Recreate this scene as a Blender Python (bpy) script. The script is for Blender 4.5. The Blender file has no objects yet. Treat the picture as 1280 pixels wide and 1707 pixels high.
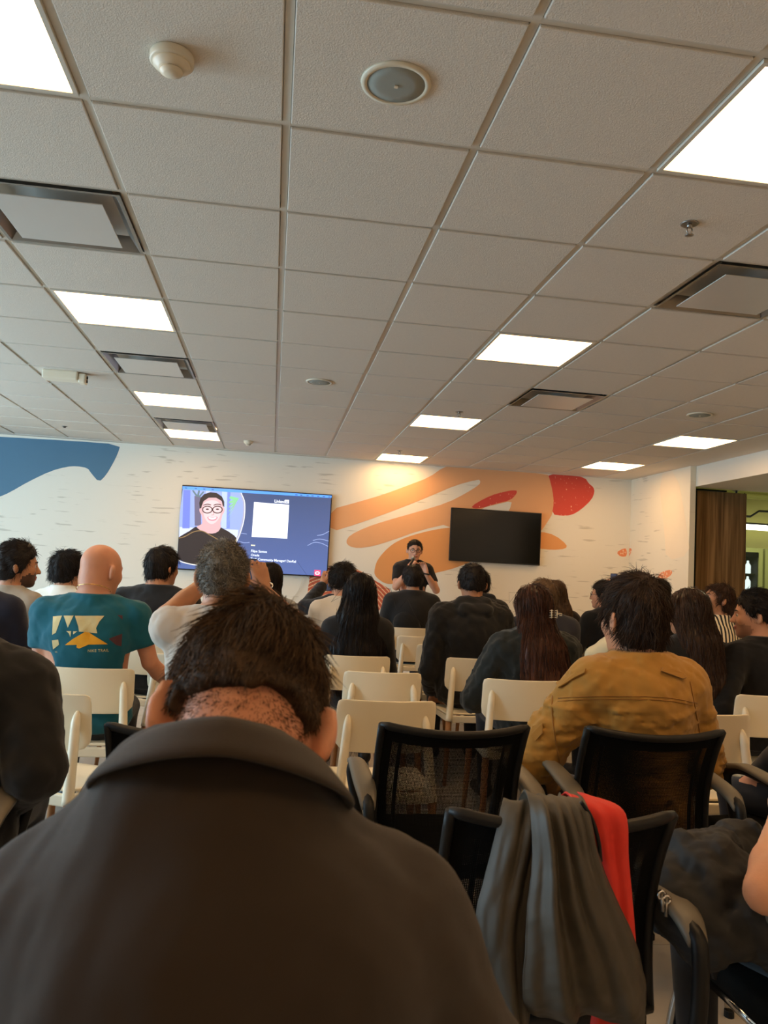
import bpy, bmesh, math, random
import numpy as np
from mathutils import Vector, Matrix
from mathutils.bvhtree import BVHTree

random.seed(7)
rng = np.random.default_rng(7)
scn = bpy.context.scene
COL = scn.collection
PI = math.pi

# ---------------------------------------------------------------- camera
EYE_H = 1.35
FPX = 1311.0
PITCH, YAW, ROLL = math.radians(4.291), math.radians(-7.851), math.radians(-3.057)
def _rot():
    cy, sy = math.cos(YAW), math.sin(YAW); cp, sp = math.cos(PITCH), math.sin(PITCH); cr, sr = math.cos(ROLL), math.sin(ROLL)
    Rz = np.array([[cy, -sy, 0], [sy, cy, 0], [0, 0, 1]]); Rx = np.array([[1, 0, 0], [0, cp, -sp], [0, sp, cp]])
    Ry = np.array([[cr, 0, sr], [0, 1, 0], [-sr, 0, cr]])
    return Rz @ Rx @ Ry
RC = _rot()
cam_d = bpy.data.cameras.new('camera'); cam = bpy.data.objects.new('camera', cam_d); COL.objects.link(cam)
cam.matrix_world = Matrix(((RC[0, 0], RC[0, 2], -RC[0, 1], 0), (RC[1, 0], RC[1, 2], -RC[1, 1], 0), (RC[2, 0], RC[2, 2], -RC[2, 1], EYE_H), (0, 0, 0, 1)))
cam_d.sensor_fit = 'VERTICAL'; cam_d.sensor_height = 24.0; cam_d.lens = 24.0 * FPX / 1707.0
cam_d.clip_start = 0.05; cam_d.clip_end = 100
cam_d.dof.use_dof = True; cam_d.dof.focus_distance = 4.2; cam_d.dof.aperture_fstop = 6.5
scn.camera = cam

# ---------------------------------------------------------------- light and exposure
scn.view_settings.view_transform = 'Standard'; scn.view_settings.look = 'None'
scn.view_settings.gamma = 1.0; scn.view_settings.use_curve_mapping = False
scn.view_settings.exposure = 0.76
scn.cycles.max_bounces = 8; scn.cycles.diffuse_bounces = 5; scn.cycles.transparent_max_bounces = 24
scn.cycles.sample_clamp_indirect = 6.0
PANEL_POWER = 8.6                       # emission strength of the ceiling light panels
PANEL_COL = (1.0, 0.60, 0.27)
DAY_COL = (0.54, 0.80, 1.0)
DAY_POWER = 112.0                        # watts of sky light at each window
world = bpy.data.worlds.new('sky'); scn.world = world; world.use_nodes = True
wn = world.node_tree.nodes; wl = world.node_tree.links
sky = wn.new('ShaderNodeTexSky'); sky.sky_type = 'NISHITA'; sky.sun_disc = False; sky.sun_elevation = math.radians(40)
wl.new(sky.outputs['Color'], wn['Background'].inputs['Color']); wn['Background'].inputs['Strength'].default_value = 0.12
WINDOWS = [(0.9, 2.9), (3.4, 5.4), (5.9, 7.9)]   # spans along the left wall
for (a, b) in WINDOWS:
    ld = bpy.data.lights.new('daylight', 'AREA'); ld.shape = 'RECTANGLE'; ld.size = b - a; ld.size_y = 1.5
    ld.energy = DAY_POWER; ld.color = DAY_COL
    lo = bpy.data.objects.new('daylight', ld); COL.objects.link(lo)
    lo.location = (-5.75, (a + b) / 2, 1.65); lo.rotation_euler = (0, -PI / 2 - math.radians(14), 0)
ld = bpy.data.lights.new('corridor_fill', 'AREA'); ld.size = 1.0; ld.energy = 30; ld.color = (0.95, 1.0, 0.55)  # unseen fill light, added to brighten the corridor
lo = bpy.data.objects.new('corridor_fill', ld); COL.objects.link(lo); lo.location = (7.3, 10.4, 2.78)

# ---------------------------------------------------------------- helpers
def at(px, py, Y):
    """photo pixel -> point of its ray at depth Y"""
    d = RC @ np.array([(px - 640) / FPX, 1.0, (853.5 - py) / FPX])
    return np.array([0, 0, EYE_H]) + d * (Y / d[1])
def at_x(px, py, X):
    d = RC @ np.array([(px - 640) / FPX, 1.0, (853.5 - py) / FPX])
    return np.array([0, 0, EYE_H]) + d * (X / d[0])
def lin(c):
    return tuple(((v / 255.0) / 12.92 if v / 255.0 <= 0.04045 else ((v / 255.0 + 0.055) / 1.055) ** 2.4) for v in c)

def new_mat(name):
    m = bpy.data.materials.new(name); m.use_nodes = True
    return m, m.node_tree.nodes, m.node_tree.links, m.node_tree.nodes['Principled BSDF']
def mat(name, rgb, rough=0.6, var=0.08, vscale=8.0, bump=0.0, bscale=200.0, metal=0.0, spec=0.5, stretch=(1, 1, 1), sheen=0.0, coord='Object'):
    m, n, l, b = new_mat(name)
    tc = n.new('ShaderNodeTexCoord'); mp = n.new('ShaderNodeMapping'); mp.inputs['Scale'].default_value = stretch
    l.new(tc.outputs[coord], mp.inputs['Vector'])
    nz = n.new('ShaderNodeTexNoise'); nz.inputs['Scale'].default_value = vscale; nz.inputs['Detail'].default_value = 5
    l.new(mp.outputs['Vector'], nz.inputs['Vector'])
    mx = n.new('ShaderNodeMixRGB'); c = lin(rgb)
    mx.inputs['Color1'].default_value = (*[max(0, v * (1 - var)) for v in c], 1); mx.inputs['Color2'].default_value = (*[min(1, v * (1 + var)) for v in c], 1)
    l.new(nz.outputs['Fac'], mx.inputs['Fac']); l.new(mx.outputs['Color'], b.inputs['Base Color'])
    b.inputs['Roughness'].default_value = rough; b.inputs['Metallic'].default_value = metal; b.inputs['Specular IOR Level'].default_value = spec
    if sheen: b.inputs['Sheen Weight'].default_value = sheen
    if bump:
        bz = n.new('ShaderNodeTexNoise'); bz.inputs['Scale'].default_value = bscale; bz.inputs['Detail'].default_value = 3
        l.new(mp.outputs['Vector'], bz.inputs['Vector'])
        bp = n.new('ShaderNodeBump'); bp.inputs['Strength'].default_value = bump; bp.inputs['Distance'].default_value = 0.004
        l.new(bz.outputs['Fac'], bp.inputs['Height']); l.new(bp.outputs['Normal'], b.inputs['Normal'])
    return m
def emit(name, rgb, strength):
    m, n, l, b = new_mat(name); c = lin(rgb)
    b.inputs['Base Color'].default_value = (0.02, 0.02, 0.02, 1); b.inputs['Emission Color'].default_value = (*c, 1); b.inputs['Emission Strength'].default_value = strength
    b.inputs['Roughness'].default_value = 0.3
    return m

def link_mesh(name, me, m=None, parent=None, loc=None):
    o = bpy.data.objects.new(name, me); COL.objects.link(o)
    if m is not None:
        for q in (m if isinstance(m, (list, tuple)) else [m]): me.materials.append(q)
    if parent is not None: o.parent = parent
    if loc is not None: o.location = loc
    return o
def obj(name, bm, m=None, parent=None, smooth=False, loc=None):
    me = bpy.data.meshes.new(name); bm.to_mesh(me); bm.free()
    if smooth: me.polygons.foreach_set('use_smooth', [True] * len(me.polygons))
    return link_mesh(name, me, m, parent, loc)
def raw(name, V, Fc, m=None, parent=None, smooth=True):
    me = bpy.data.meshes.new(name); me.from_pydata([tuple(v) for v in V], [], [tuple(f) for f in Fc]); me.update()
    if smooth: me.polygons.foreach_set('use_smooth', [True] * len(me.polygons))
    return link_mesh(name, me, m, parent)
def tag(o, label=None, cat=None, group=None, kind=None):
    if label: o['label'] = label
    if cat: o['category'] = cat
    if group: o['group'] = group
    if kind: o['kind'] = kind
    return o
def empty(name, loc, rz=0.0):
    o = bpy.data.objects.new(name, None); COL.objects.link(o); o.location = loc; o.rotation_euler = (0, 0, rz); o.empty_display_size = 0.1
    return o
def box(bm, lo, hi, bev=0.0):
    r = bmesh.ops.create_cube(bm, size=1.0); vs = r['verts']
    c = [(a + b) / 2 for a, b in zip(lo, hi)]; s = [abs(b - a) for a, b in zip(lo, hi)]
    for v in vs: v.co = Vector((c[0] + v.co.x * s[0], c[1] + v.co.y * s[1], c[2] + v.co.z * s[2]))
    if bev:
        es = list({e for v in vs for e in v.link_edges})
        bmesh.ops.bevel(bm, geom=es, offset=bev, segments=2, affect='EDGES', profile=0.5)
    return bm
def boxm(lo, hi, bev=0.0):
    return box(bmesh.new(), lo, hi, bev)
def tube(bm, pts, rad, n=10, cap=True):
    pts = [Vector(p) for p in pts]; rs = rad if isinstance(rad, (list, tuple)) else [rad] * len(pts)
    rings = []; up = None
    for i, p in enumerate(pts):
        t = ((pts[min(i + 1, len(pts) - 1)] - pts[max(i - 1, 0)])).normalized()
        if up is None:
            up = Vector((0, 0, 1)) if abs(t.z) < 0.9 else Vector((1, 0, 0))
        s = t.cross(up).normalized(); up = s.cross(t).normalized()
        rings.append([bm.verts.new(p + (s * math.cos(2 * PI * k / n) + up * math.sin(2 * PI * k / n)) * rs[i]) for k in range(n)])
    for a, b in zip(rings, rings[1:]):
        for k in range(n): bm.faces.new((a[k], a[(k + 1) % n], b[(k + 1) % n], b[k]))
    if cap:
        bm.faces.new(rings[0][::-1]); bm.faces.new(rings[-1])
    bmesh.ops.recalc_face_normals(bm, faces=bm.faces[:])
    return bm
def lathe(bm, prof, n=32, c=(0, 0, 0)):
    rings = [[bm.verts.new((c[0] + r * math.cos(2 * PI * k / n), c[1] + r * math.sin(2 * PI * k / n), c[2] + z)) for k in range(n)] for r, z in prof]
    for a, b in zip(rings, rings[1:]):
        for k in range(n): bm.faces.new((a[k], a[(k + 1) % n], b[(k + 1) % n], b[k]))
    bm.faces.new(rings[0][::-1]); bm.faces.new(rings[-1])
    bmesh.ops.recalc_face_normals(bm, faces=bm.faces[:])
    return bm
def bez(pts, n=8):
    """Catmull-Rom through the points"""
    P = [np.array(p, float) for p in pts]; P = [2 * P[0] - P[1]] + P + [2 * P[-1] - P[-2]]; out = []
    for i in range(1, len(P) - 2):
        for t in np.linspace(0, 1, n, endpoint=False):
            a, b, c, d = P[i - 1:i + 3]
            out.append(0.5 * (2 * b + (c - a) * t + (2 * a - 5 * b + 4 * c - d) * t * t + (3 * b - 3 * c + d - a) * t ** 3))
    out.append(P[-2]); return out
def chaikin(P, it=2):
    P = [np.array(p, float) for p in P]
    for _ in range(it):
        Q = []
        for a, b in zip(P, P[1:] + P[:1]): Q += [a * .75 + b * .25, a * .25 + b * .75]
        P = Q
    return P
def flat_poly(name, pts, m, parent, nrm, thick=0.0012):
    """flat printed shape: a thin slab standing proud of what it is printed on"""
    bm = bmesh.new(); nrm = np.array(nrm, float)
    a = [bm.verts.new(Vector(p)) for p in pts]; b = [bm.verts.new(Vector(np.array(p) + nrm * thick)) for p in pts]
    bm.faces.new(b); n = len(pts)
    for i in range(n): bm.faces.new((a[i], a[(i + 1) % n], b[(i + 1) % n], b[i]))
    bmesh.ops.recalc_face_normals(bm, faces=bm.faces[:])
    bmesh.ops.triangulate(bm, faces=[f for f in bm.faces if len(f.verts) > 4])
    return obj(name, bm, m, parent)
def text_mesh(name, body, size, m, parent, matrix, offset=0.0, spacing=1.0):
    cu = bpy.data.curves.new(name, 'FONT'); cu.body = body; cu.size = size; cu.extrude = 0.0006; cu.offset = offset; cu.resolution_u = 3; cu.space_character = spacing
    to = bpy.data.objects.new(name, cu); COL.objects.link(to)
    dg = bpy.context.evaluated_depsgraph_get(); me = bpy.data.meshes.new_from_object(to.evaluated_get(dg))
    bpy.data.objects.remove(to); me.materials.clear()
    me.transform(matrix)
    return link_mesh(name, me, m, parent)
def copy_tree(o, parent=None):
    c = o.copy(); COL.objects.link(c)
    if parent is not None: c.parent = parent
    for ch in list(o.children): copy_tree(ch, c)
    return c

# ---------------------------------------------------------------- materials
M = {}
M['tile'] = mat('ceiling_tile', (214, 204, 190), 0.95, 0.05, 60, 0.55, 260)
M['bar'] = mat('grid_bar', (205, 198, 184), 0.45, 0.02)
M['gyp'] = mat('gypsum', (215, 208, 196), 0.9, 0.02)
M['white'] = mat('white_plastic', (226, 214, 190), 0.38, 0.02, 6)
M['chair'] = mat('chair_plastic', (232, 220, 192), 0.35, 0.02, 5)
M['wood'] = mat('chair_wood', (150, 100, 55), 0.5, 0.25, 12, stretch=(6, 6, 0.6))
M['black'] = mat('black_plastic', (17, 16, 15), 0.5, 0.1, 20, spec=0.3)
M['arm'] = mat('grey_arm_plastic', (104, 97, 84), 0.5, 0.06, 20)
M['seatcloth'] = mat('seat_fabric', (14, 14, 13), 0.95, 0.2, 60, 0.4, 500, spec=0.1)
M['chrome'] = mat('chrome', (200, 198, 194), 0.12, 0.02, metal=1.0)
M['metal'] = mat('brushed_metal', (150, 146, 140), 0.35, 0.05, metal=0.9)
M['dark'] = mat('dark_void', (20, 20, 20), 0.7)
M['floor'] = None

def wall_mat(name, rgb, axis):
    """cream wallpaper with short grey brush strokes"""
    m, n, l, b = new_mat(name); c = lin(rgb)
    tc = n.new('ShaderNodeTexCoord'); sep = n.new('ShaderNodeSeparateXYZ'); l.new(tc.outputs['Object'], sep.inputs[0])
    cmb = n.new('ShaderNodeCombineXYZ'); l.new(sep.outputs[axis], cmb.inputs['X']); l.new(sep.outputs['Z'], cmb.inputs['Y'])
    mp = n.new('ShaderNodeMapping'); mp.inputs['Scale'].default_value = (2.6, 26.0, 1); l.new(cmb.outputs[0], mp.inputs['Vector'])
    v = n.new('ShaderNodeTexNoise'); v.inputs['Scale'].default_value = 1.0; v.inputs['Detail'].default_value = 2.5; l.new(mp.outputs[0], v.inputs['Vector'])
    mp2 = n.new('ShaderNodeMapping'); mp2.inputs['Scale'].default_value = (0.9, 1.1, 1); l.new(cmb.outputs[0], mp2.inputs['Vector'])
    g = n.new('ShaderNodeTexNoise'); g.inputs['Scale'].default_value = 1.0; l.new(mp2.outputs[0], g.inputs['Vector'])
    r1 = n.new('ShaderNodeValToRGB'); r1.color_ramp.elements[0].position = 0.63; r1.color_ramp.elements[1].position = 0.68; l.new(v.outputs['Fac'], r1.inputs[0])
    r2 = n.new('ShaderNodeValToRGB'); r2.color_ramp.elements[0].position = 0.42; r2.color_ramp.elements[1].position = 0.52; l.new(g.outputs['Fac'], r2.inputs[0])
    mul = n.new('ShaderNodeMath'); mul.operation = 'MULTIPLY'; l.new(r1.outputs[0], mul.inputs[0]); l.new(r2.outputs[0], mul.inputs[1])
    m2 = n.new('ShaderNodeMath'); m2.operation = 'MULTIPLY'; m2.inputs[1].default_value = 0.42; l.new(mul.outputs[0], m2.inputs[0])
    mx = n.new('ShaderNodeMixRGB'); mx.inputs['Color1'].default_value = (*c, 1); mx.inputs['Color2'].default_value = (*lin((150, 140, 120)), 1)
    l.new(m2.outputs[0], mx.inputs['Fac']); l.new(mx.outputs[0], b.inputs['Base Color']); b.inputs['Roughness'].default_value = 0.7
    return m
def paint_mat(name, rgb, speck=None, speck_amt=0.7):
    m, n, l, b = new_mat(name); c = lin(rgb); tc = n.new('ShaderNodeTexCoord')
    nz = n.new('ShaderNodeTexNoise'); nz.inputs['Scale'].default_value = 1.4; nz.inputs['Detail'].default_value = 4; l.new(tc.outputs['Object'], nz.inputs['Vector'])
    mx = n.new('ShaderNodeMixRGB'); mx.inputs['Color1'].default_value = (*[v * 0.9 for v in c], 1); mx.inputs['Color2'].default_value = (*[min(1, v * 1.12) for v in c], 1)
    l.new(nz.outputs['Fac'], mx.inputs['Fac']); out = mx.outputs['Color']
    if speck:
        vz = n.new('ShaderNodeTexNoise'); vz.inputs['Scale'].default_value = 38; vz.inputs['Detail'].default_value = 1; l.new(tc.outputs['Object'], vz.inputs['Vector'])
        rp = n.new('ShaderNodeValToRGB'); rp.color_ramp.elements[0].position = speck_amt; rp.color_ramp.elements[1].position = speck_amt + 0.04; l.new(vz.outputs['Fac'], rp.inputs[0])
        m3 = n.new('ShaderNodeMixRGB'); m3.inputs['Color2'].default_value = (*lin(speck), 1); l.new(out, m3.inputs['Color1']); l.new(rp.outputs[0], m3.inputs['Fac']); out = m3.outputs['Color']
    l.new(out, b.inputs['Base Color']); b.inputs['Roughness'].default_value = 0.7
    return m
def wood_mat(name):
    m, n, l, b = new_mat(name); tc = n.new('ShaderNodeTexCoord'); mp = n.new('ShaderNodeMapping'); mp.inputs['Scale'].default_value = (14, 14, 0.55)
    l.new(tc.outputs['Object'], mp.inputs['Vector'])
    nz = n.new('ShaderNodeTexNoise'); nz.inputs['Scale'].default_value = 1.6; nz.inputs['Detail'].default_value = 6; nz.inputs['Distortion'].default_value = 0.7; l.new(mp.outputs[0], nz.inputs['Vector'])
    rp = n.new('ShaderNodeValToRGB'); e = rp.color_ramp.elements
    e[0].position = 0.3; e[0].color = (*lin((92, 66, 42)), 1); e[1].position = 0.7; e[1].color = (*lin((168, 134, 96)), 1)
    k = e.new(0.5); k.color = (*lin((132, 102, 68)), 1)
    l.new(nz.outputs['Fac'], rp.inputs[0]); l.new(rp.outputs[0], b.inputs['Base Color']); b.inputs['Roughness'].default_value = 0.5
    return m
def rings_mat(name, c0, rgb, line):
    """terracotta paint with concentric cream brush arcs round the point c0"""
    m, n, l, b = new_mat(name); tc = n.new('ShaderNodeTexCoord'); mp = n.new('ShaderNodeMapping'); mp.inputs['Location'].default_value = (-c0[0], -c0[1], -c0[2])
    l.new(tc.outputs['Object'], mp.inputs['Vector'])
    w = n.new('ShaderNodeTexWave'); w.wave_type = 'RINGS'; w.rings_direction = 'SPHERICAL'; w.inputs['Scale'].default_value = 7.5; w.inputs['Distortion'].default_value = 1.2; w.inputs['Detail Scale'].default_value = 2
    l.new(mp.outputs[0], w.inputs['Vector'])
    rp = n.new('ShaderNodeValToRGB'); rp.color_ramp.elements[0].position = 0.72; rp.color_ramp.elements[0].color = (*lin(rgb), 1); rp.color_ramp.elements[1].position = 0.85; rp.color_ramp.elements[1].color = (*lin(line), 1)
    l.new(w.outputs['Fac'], rp.inputs[0]); l.new(rp.outputs[0], b.inputs['Base Color']); b.inputs['Roughness'].default_value = 0.7
    return m
def mesh_cloth(name):
    """woven chair mesh: black thread with open holes"""
    m, n, l, b = new_mat(name); b.inputs['Base Color'].default_value = (0.005, 0.005, 0.005, 1); b.inputs['Roughness'].default_value = 0.9; b.inputs['Specular IOR Level'].default_value = 0.1
    tc = n.new('ShaderNodeTexCoord'); sep = n.new('ShaderNodeSeparateXYZ'); l.new(tc.outputs['Object'], sep.inputs[0])
    def sine(src, f):
        a = n.new('ShaderNodeMath'); a.operation = 'MULTIPLY'; a.inputs[1].default_value = f; l.new(src, a.inputs[0])
        s = n.new('ShaderNodeMath'); s.operation = 'SINE'; l.new(a.outputs[0], s.inputs[0]); return s.outputs[0]
    f = 2 * PI / 0.0075
    p = n.new('ShaderNodeMath'); p.operation = 'MULTIPLY'; l.new(sine(sep.outputs['X'], f), p.inputs[0]); l.new(sine(sep.outputs['Z'], f), p.inputs[1])
    g = n.new('ShaderNodeMath'); g.operation = 'GREATER_THAN'; g.inputs[1].default_value = 0.12
    ab = n.new('ShaderNodeMath'); ab.operation = 'ABSOLUTE'; l.new(p.outputs[0], ab.inputs[0]); l.new(ab.outputs[0], g.inputs[0]); g.inputs[1].default_value = 0.66
    t = n.new('ShaderNodeBsdfTransparent'); mx = n.new('ShaderNodeMixShader'); l.new(g.outputs[0], mx.inputs[0]); l.new(b.outputs[0], mx.inputs[1]); l.new(t.outputs[0], mx.inputs[2])
    l.new(mx.outputs[0], n['Material Output'].inputs['Surface'])
    return m
M['mesh'] = mesh_cloth('chair_mesh')
def floor_mat():
    m, n, l, b = new_mat('floor_stone'); tc = n.new('ShaderNodeTexCoord')
    nz = n.new('ShaderNodeTexNoise'); nz.inputs['Scale'].default_value = 5; nz.inputs['Detail'].default_value = 8; l.new(tc.outputs['Object'], nz.inputs['Vector'])
    rp = n.new('ShaderNodeValToRGB'); rp.color_ramp.elements[0].color = (*lin((150, 142, 130)), 1); rp.color_ramp.elements[1].color = (*lin((186, 178, 166)), 1); l.new(nz.outputs['Fac'], rp.inputs[0])
    l.new(rp.outputs[0], b.inputs['Base Color']); b.inputs['Roughness'].default_value = 0.38
    return m
M['floor'] = floor_mat()

# ---------------------------------------------------------------- room shell
CEIL = 2.7356; TS = 0.61; GX, GY = -0.0431, 2.4147           # ceiling grid origin
XL, XR, YB, YF = -5.6, 4.65, 9.84, -3.6
M['wall_b'] = wall_mat('wallpaper_back', (226, 220, 206), 'X')
M['wall_r'] = wall_mat('wallpaper_right', (230, 220, 198), 'Y')
M['wallp'] = mat('white_wall', (224, 216, 200), 0.85, 0.02)
fl = tag(obj('floor', boxm((XL - .2, YF - .2, -.1), (12, 13, -0.008)), mat('floor_joint', (84, 78, 70), .8)), kind='structure')
# floor tiles near enough to be told apart, the rest of the floor continues in one sheet
tm = boxm((-.5 * .6 + .002, -.5 * .6 + .002, -.008), (.5 * .6 - .002, .5 * .6 - .002, 0), 0.0008); tme = bpy.data.meshes.new('floor_tile'); tm.to_mesh(tme); tm.free(); tme.materials.append(M['floor'])
for ix in range(-3, 7):
    for iy in range(0, 12):
        t = bpy.data.objects.new('floor_tile', tme); COL.objects.link(t); t.parent = fl; t.location = (ix * .6 + .3, iy * .6 + .2, 0)
ft = bmesh.new()
for ix in range(-9, 20):
    for iy in range(-6, 22):
        if -3 <= ix <= 6 and 0 <= iy <= 11: continue
        box(ft, (ix * .6 + .002, iy * .6 - .1 + .002, -.008), (ix * .6 + .598, iy * .6 + .5 - .002, 0))
tag(obj('floor_tile', ft, M['floor'], fl), kind='stuff')
wb = tag(obj('wall_back', boxm((XL, YB, 0), (XR + .12, YB + .12, CEIL)), M['wall_b']), kind='structure')
wr = tag(obj('wall_right', boxm((XR, 8.34, 0), (XR + .07, YB, CEIL), 0.003), M['wall_r']), kind='structure')
tag(obj('wall_right_near', boxm((XR, YF, 0), (XR + .12, 5.0, CEIL)), M['wallp']), kind='structure')
tag(obj('trim_1', boxm((XR + .07, 5.0, 2.50), (XR + 1.2, 8.42, CEIL), 0.003), M['wallp']), kind='structure')
tag(obj('wall_front', boxm((XL, YF - .12, 0), (XR + .12, YF, CEIL)), M['wallp']), kind='structure')
bm = bmesh.new(); prev = YF
for (a, b) in WINDOWS:
    box(bm, (XL - .12, prev, 0), (XL, a, CEIL)); box(bm, (XL - .12, a, 0), (XL, b, .85)); box(bm, (XL - .12, a, 2.45), (XL, b, CEIL)); prev = b
box(bm, (XL - .12, prev, 0), (XL, YB, CEIL))
tag(obj('wall_left', bm, M['wallp']), kind='structure')
gl, n_, l_, b_ = new_mat('window_glass'); t_ = n_.new('ShaderNodeBsdfTransparent'); gs = n_.new('ShaderNodeBsdfGlossy'); gs.inputs['Roughness'].default_value = 0.02
mx_ = n_.new('ShaderNodeMixShader'); mx_.inputs[0].default_value = 0.07; l_.new(t_.outputs[0], mx_.inputs[1]); l_.new(gs.outputs[0], mx_.inputs[2]); l_.new(mx_.outputs[0], n_['Material Output'].inputs['Surface'])
for i, (a, b) in enumerate(WINDOWS):
    bm = bmesh.new()
    for y0, y1, z0, z1 in ((a, b, .85, .9), (a, b, 2.40, 2.45), (a, a + .05, .9, 2.4), (b - .05, b, .9, 2.4), ((a + b) / 2 - .025, (a + b) / 2 + .025, .9, 2.4)):
        box(bm, (XL - .09, y0, z0), (XL - .03, y1, z1))
    w = tag(obj('window_%d' % (i + 1), bm, M['black']), kind='structure')
    for y0, y1 in ((a + .05, (a + b) / 2 - .025), ((a + b) / 2 + .025, b - .05)):
        obj('pane', boxm((XL - .064, y0, .9), (XL - .058, y1, 2.4)), gl, w)
# baseboards
tag(obj('baseboard_back', boxm((XL, YB - .012, 0), (XR, YB, .09)), M['wallp']), kind='structure')

# ---------------------------------------------------------------- ceiling
ce = tag(obj('ceiling', boxm((XL - .1, YF - .1, CEIL + .05), (XR + .1, YB + .1, CEIL + .12)), M['gyp']), kind='structure')
I0, I1, J0, J1 = -9, 7, -10, 12
gb = bmesh.new(); EX = GX + I1 * TS; EY = GY + J1 * TS
box(gb, (EX, YF, CEIL - .004), (XR + .075, EY, CEIL + .05)); box(gb, (XL, EY, CEIL - .004), (XR, YB, CEIL + .05)); box(gb, (EX, EY, CEIL - .0045), (XR, YB, CEIL + .05))
obj('border', gb, M['gyp'], ce)
lights = {(-2, -1), (-2, 3), (-2, 7), (-2, 10), (2, -1), (2, 3), (2, 7), (2, 11), (6, 7), (6, 10), (-6, 3), (6, 3), (6, -1), (-2, -5), (2, -5), (6, -5), (-2, -9), (2, -9)}  # out-of-view panels continue the pattern, added to light near rows and backs
vents = {(-2, 1), (-2, 5), (-2, 9), (3, 1), (3, 5)}
G = 0.014
tm = boxm((G, G, -.002), (TS - G, TS - G, .02), 0.003); tme = bpy.data.meshes.new('ceiling_tile'); tm.to_mesh(tme); tm.free(); tme.materials.append(M['tile'])
far = bmesh.new(); nt = 0
for i in range(I0, I1):
    for j in range(J0, J1):
        if (i, j) in lights or (i, j) in vents: continue
        x, y = GX + i * TS, GY + j * TS
        if j >= -3 and i >= -6:
            t = bpy.data.objects.new('ceiling_tile', tme); COL.objects.link(t); t.parent = ce; nt += 1
            t.location = (x, y, CEIL + rng.uniform(-.0012, .0012)); t.rotation_euler = (rng.uniform(-.002, .002), rng.uniform(-.002, .002), 0)
        else: box(far, (x + G, y + G, CEIL - .002), (x + TS - G, y + TS - G, CEIL + .02))
tag(obj('ceiling_tile', far, M['tile'], ce), kind='stuff')
for i in range(I0, I1 + 1):
    x = GX + i * TS; obj('grid_bar', boxm((x - .012, YF, CEIL + .006), (x + .012, EY + .02, CEIL + .02)), M['bar'], ce)
for j in range(J0, J1 + 1):
    y = GY + j * TS; obj('grid_bar', boxm((XL, y - .012, CEIL + .0065), (EX + .02, y + .012, CEIL + .0195)), M['bar'], ce)

# light panels
panel_m = emit('light_panel', (255, 255, 255), PANEL_POWER); panel_m.node_tree.nodes['Principled BSDF'].inputs['Emission Color'].default_value = (*PANEL_COL, 1)
LBL = {(-2, -1): 'glowing square ceiling panel cut by the top left corner', (-2, 3): 'glowing ceiling panel at left, between two square air vents', (-2, 7): 'glowing ceiling panel left, beyond the second air vent',
       (-2, 10): 'glowing ceiling panel at left nearest the mural wall', (2, -1): 'large glowing ceiling panel at the upper right edge', (2, 3): 'glowing ceiling panel right of centre, in front of the smaller right air vent',
       (2, 7): 'glowing ceiling panel right of centre behind a hanging sprinkler', (2, 11): 'glowing ceiling panel touching the top of the orange mural', (6, 7): 'glowing ceiling panel at right, nearer of the two by the opening',
       (6, 10): 'glowing ceiling panel in the far right corner of the ceiling', (-6, 3): 'unseen glowing ceiling panel added beyond the left edge', (6, 3): 'unseen glowing ceiling panel added beyond the right edge, level with a vent',
       (6, -1): 'unseen glowing ceiling panel added beyond the right edge, beside the camera', (-2, -5): 'unseen glowing ceiling panel added behind the camera at left', (2, -5): 'unseen glowing ceiling panel added behind the camera, right of centre', (6, -5): 'unseen glowing ceiling panel added behind the camera at far right',
       (-2, -9): 'unseen rearmost glowing panel added at left by the rear wall', (2, -9): 'unseen rearmost glowing panel added at right by the rear wall'}
for n, (i, j) in enumerate(sorted(lights)):
    x, y = GX + i * TS, GY + j * TS
    r = tag(empty('ceiling_light', (x + TS / 2, y + TS / 2, CEIL)), LBL[(i, j)], 'ceiling light', 'square light panels in the ceiling')
    bm = bmesh.new(); a = TS / 2 - G; b = a - .016
    for lo, hi in (((-a, -a), (a, -b)), ((-a, b), (a, a)), ((-a, -b), (-b, b)), ((b, -b), (a, b))): box(bm, (lo[0], lo[1], -.004), (hi[0], hi[1], .03), .001)
    obj('frame', bm, M['bar'], r); obj('diffuser', boxm((-b, -b, .000), (b, b, .02)), panel_m, r)
VL = {(-2, 1): 'large square metal air vent at upper left', (-2, 5): 'square metal air vent at left beyond the second glowing panel', (-2, 9): 'farthest left square air vent, just before the last left light panel',
      (3, 1): 'large square air vent at the right edge of the ceiling', (3, 5): 'smaller square air vent right of centre, beyond a light panel'}
M['plate'] = mat('vent_plate', (196, 190, 182), 0.28, 0.03)
for (i, j) in sorted(vents):
    x, y = GX + i * TS, GY + j * TS
    r = tag(empty('air_vent', (x + TS / 2, y + TS / 2, CEIL)), VL[(i, j)], 'air vent', 'square air vents in the ceiling')
    a = TS / 2 - G; bm = bmesh.new()
    # flared metal cone from the grid up to a dark throat
    def ring(h, z): return [bm.verts.new(p) for p in ((-h, -h, z), (h, -h, z), (h, h, z), (-h, h, z))]
    rr = [ring(a, -.006), ring(a - .014, -.006), ring(a - .075, .07)]
    for p, q in zip(rr, rr[1:]):
        for k in range(4): bm.faces.new((p[k], p[(k + 1) % 4], q[(k + 1) % 4], q[k]))
    bm.faces.new(rr[-1]); obj('cone', bm, M['metal'], r)
    obj('throat', boxm((-a + .08, -a + .08, .060), (a - .08, a - .08, .068)), M['dark'], r)
    obj('plate', boxm((-a + .078, -a + .078, -.018), (a - .078, a - .078, -.013), .002), M['plate'], r)
    for sx in (-.12, .12): obj('hanger', boxm((sx - .006, a - .13, -.013), (sx + .006, a - .118, .065)), M['metal'], r)

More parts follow.
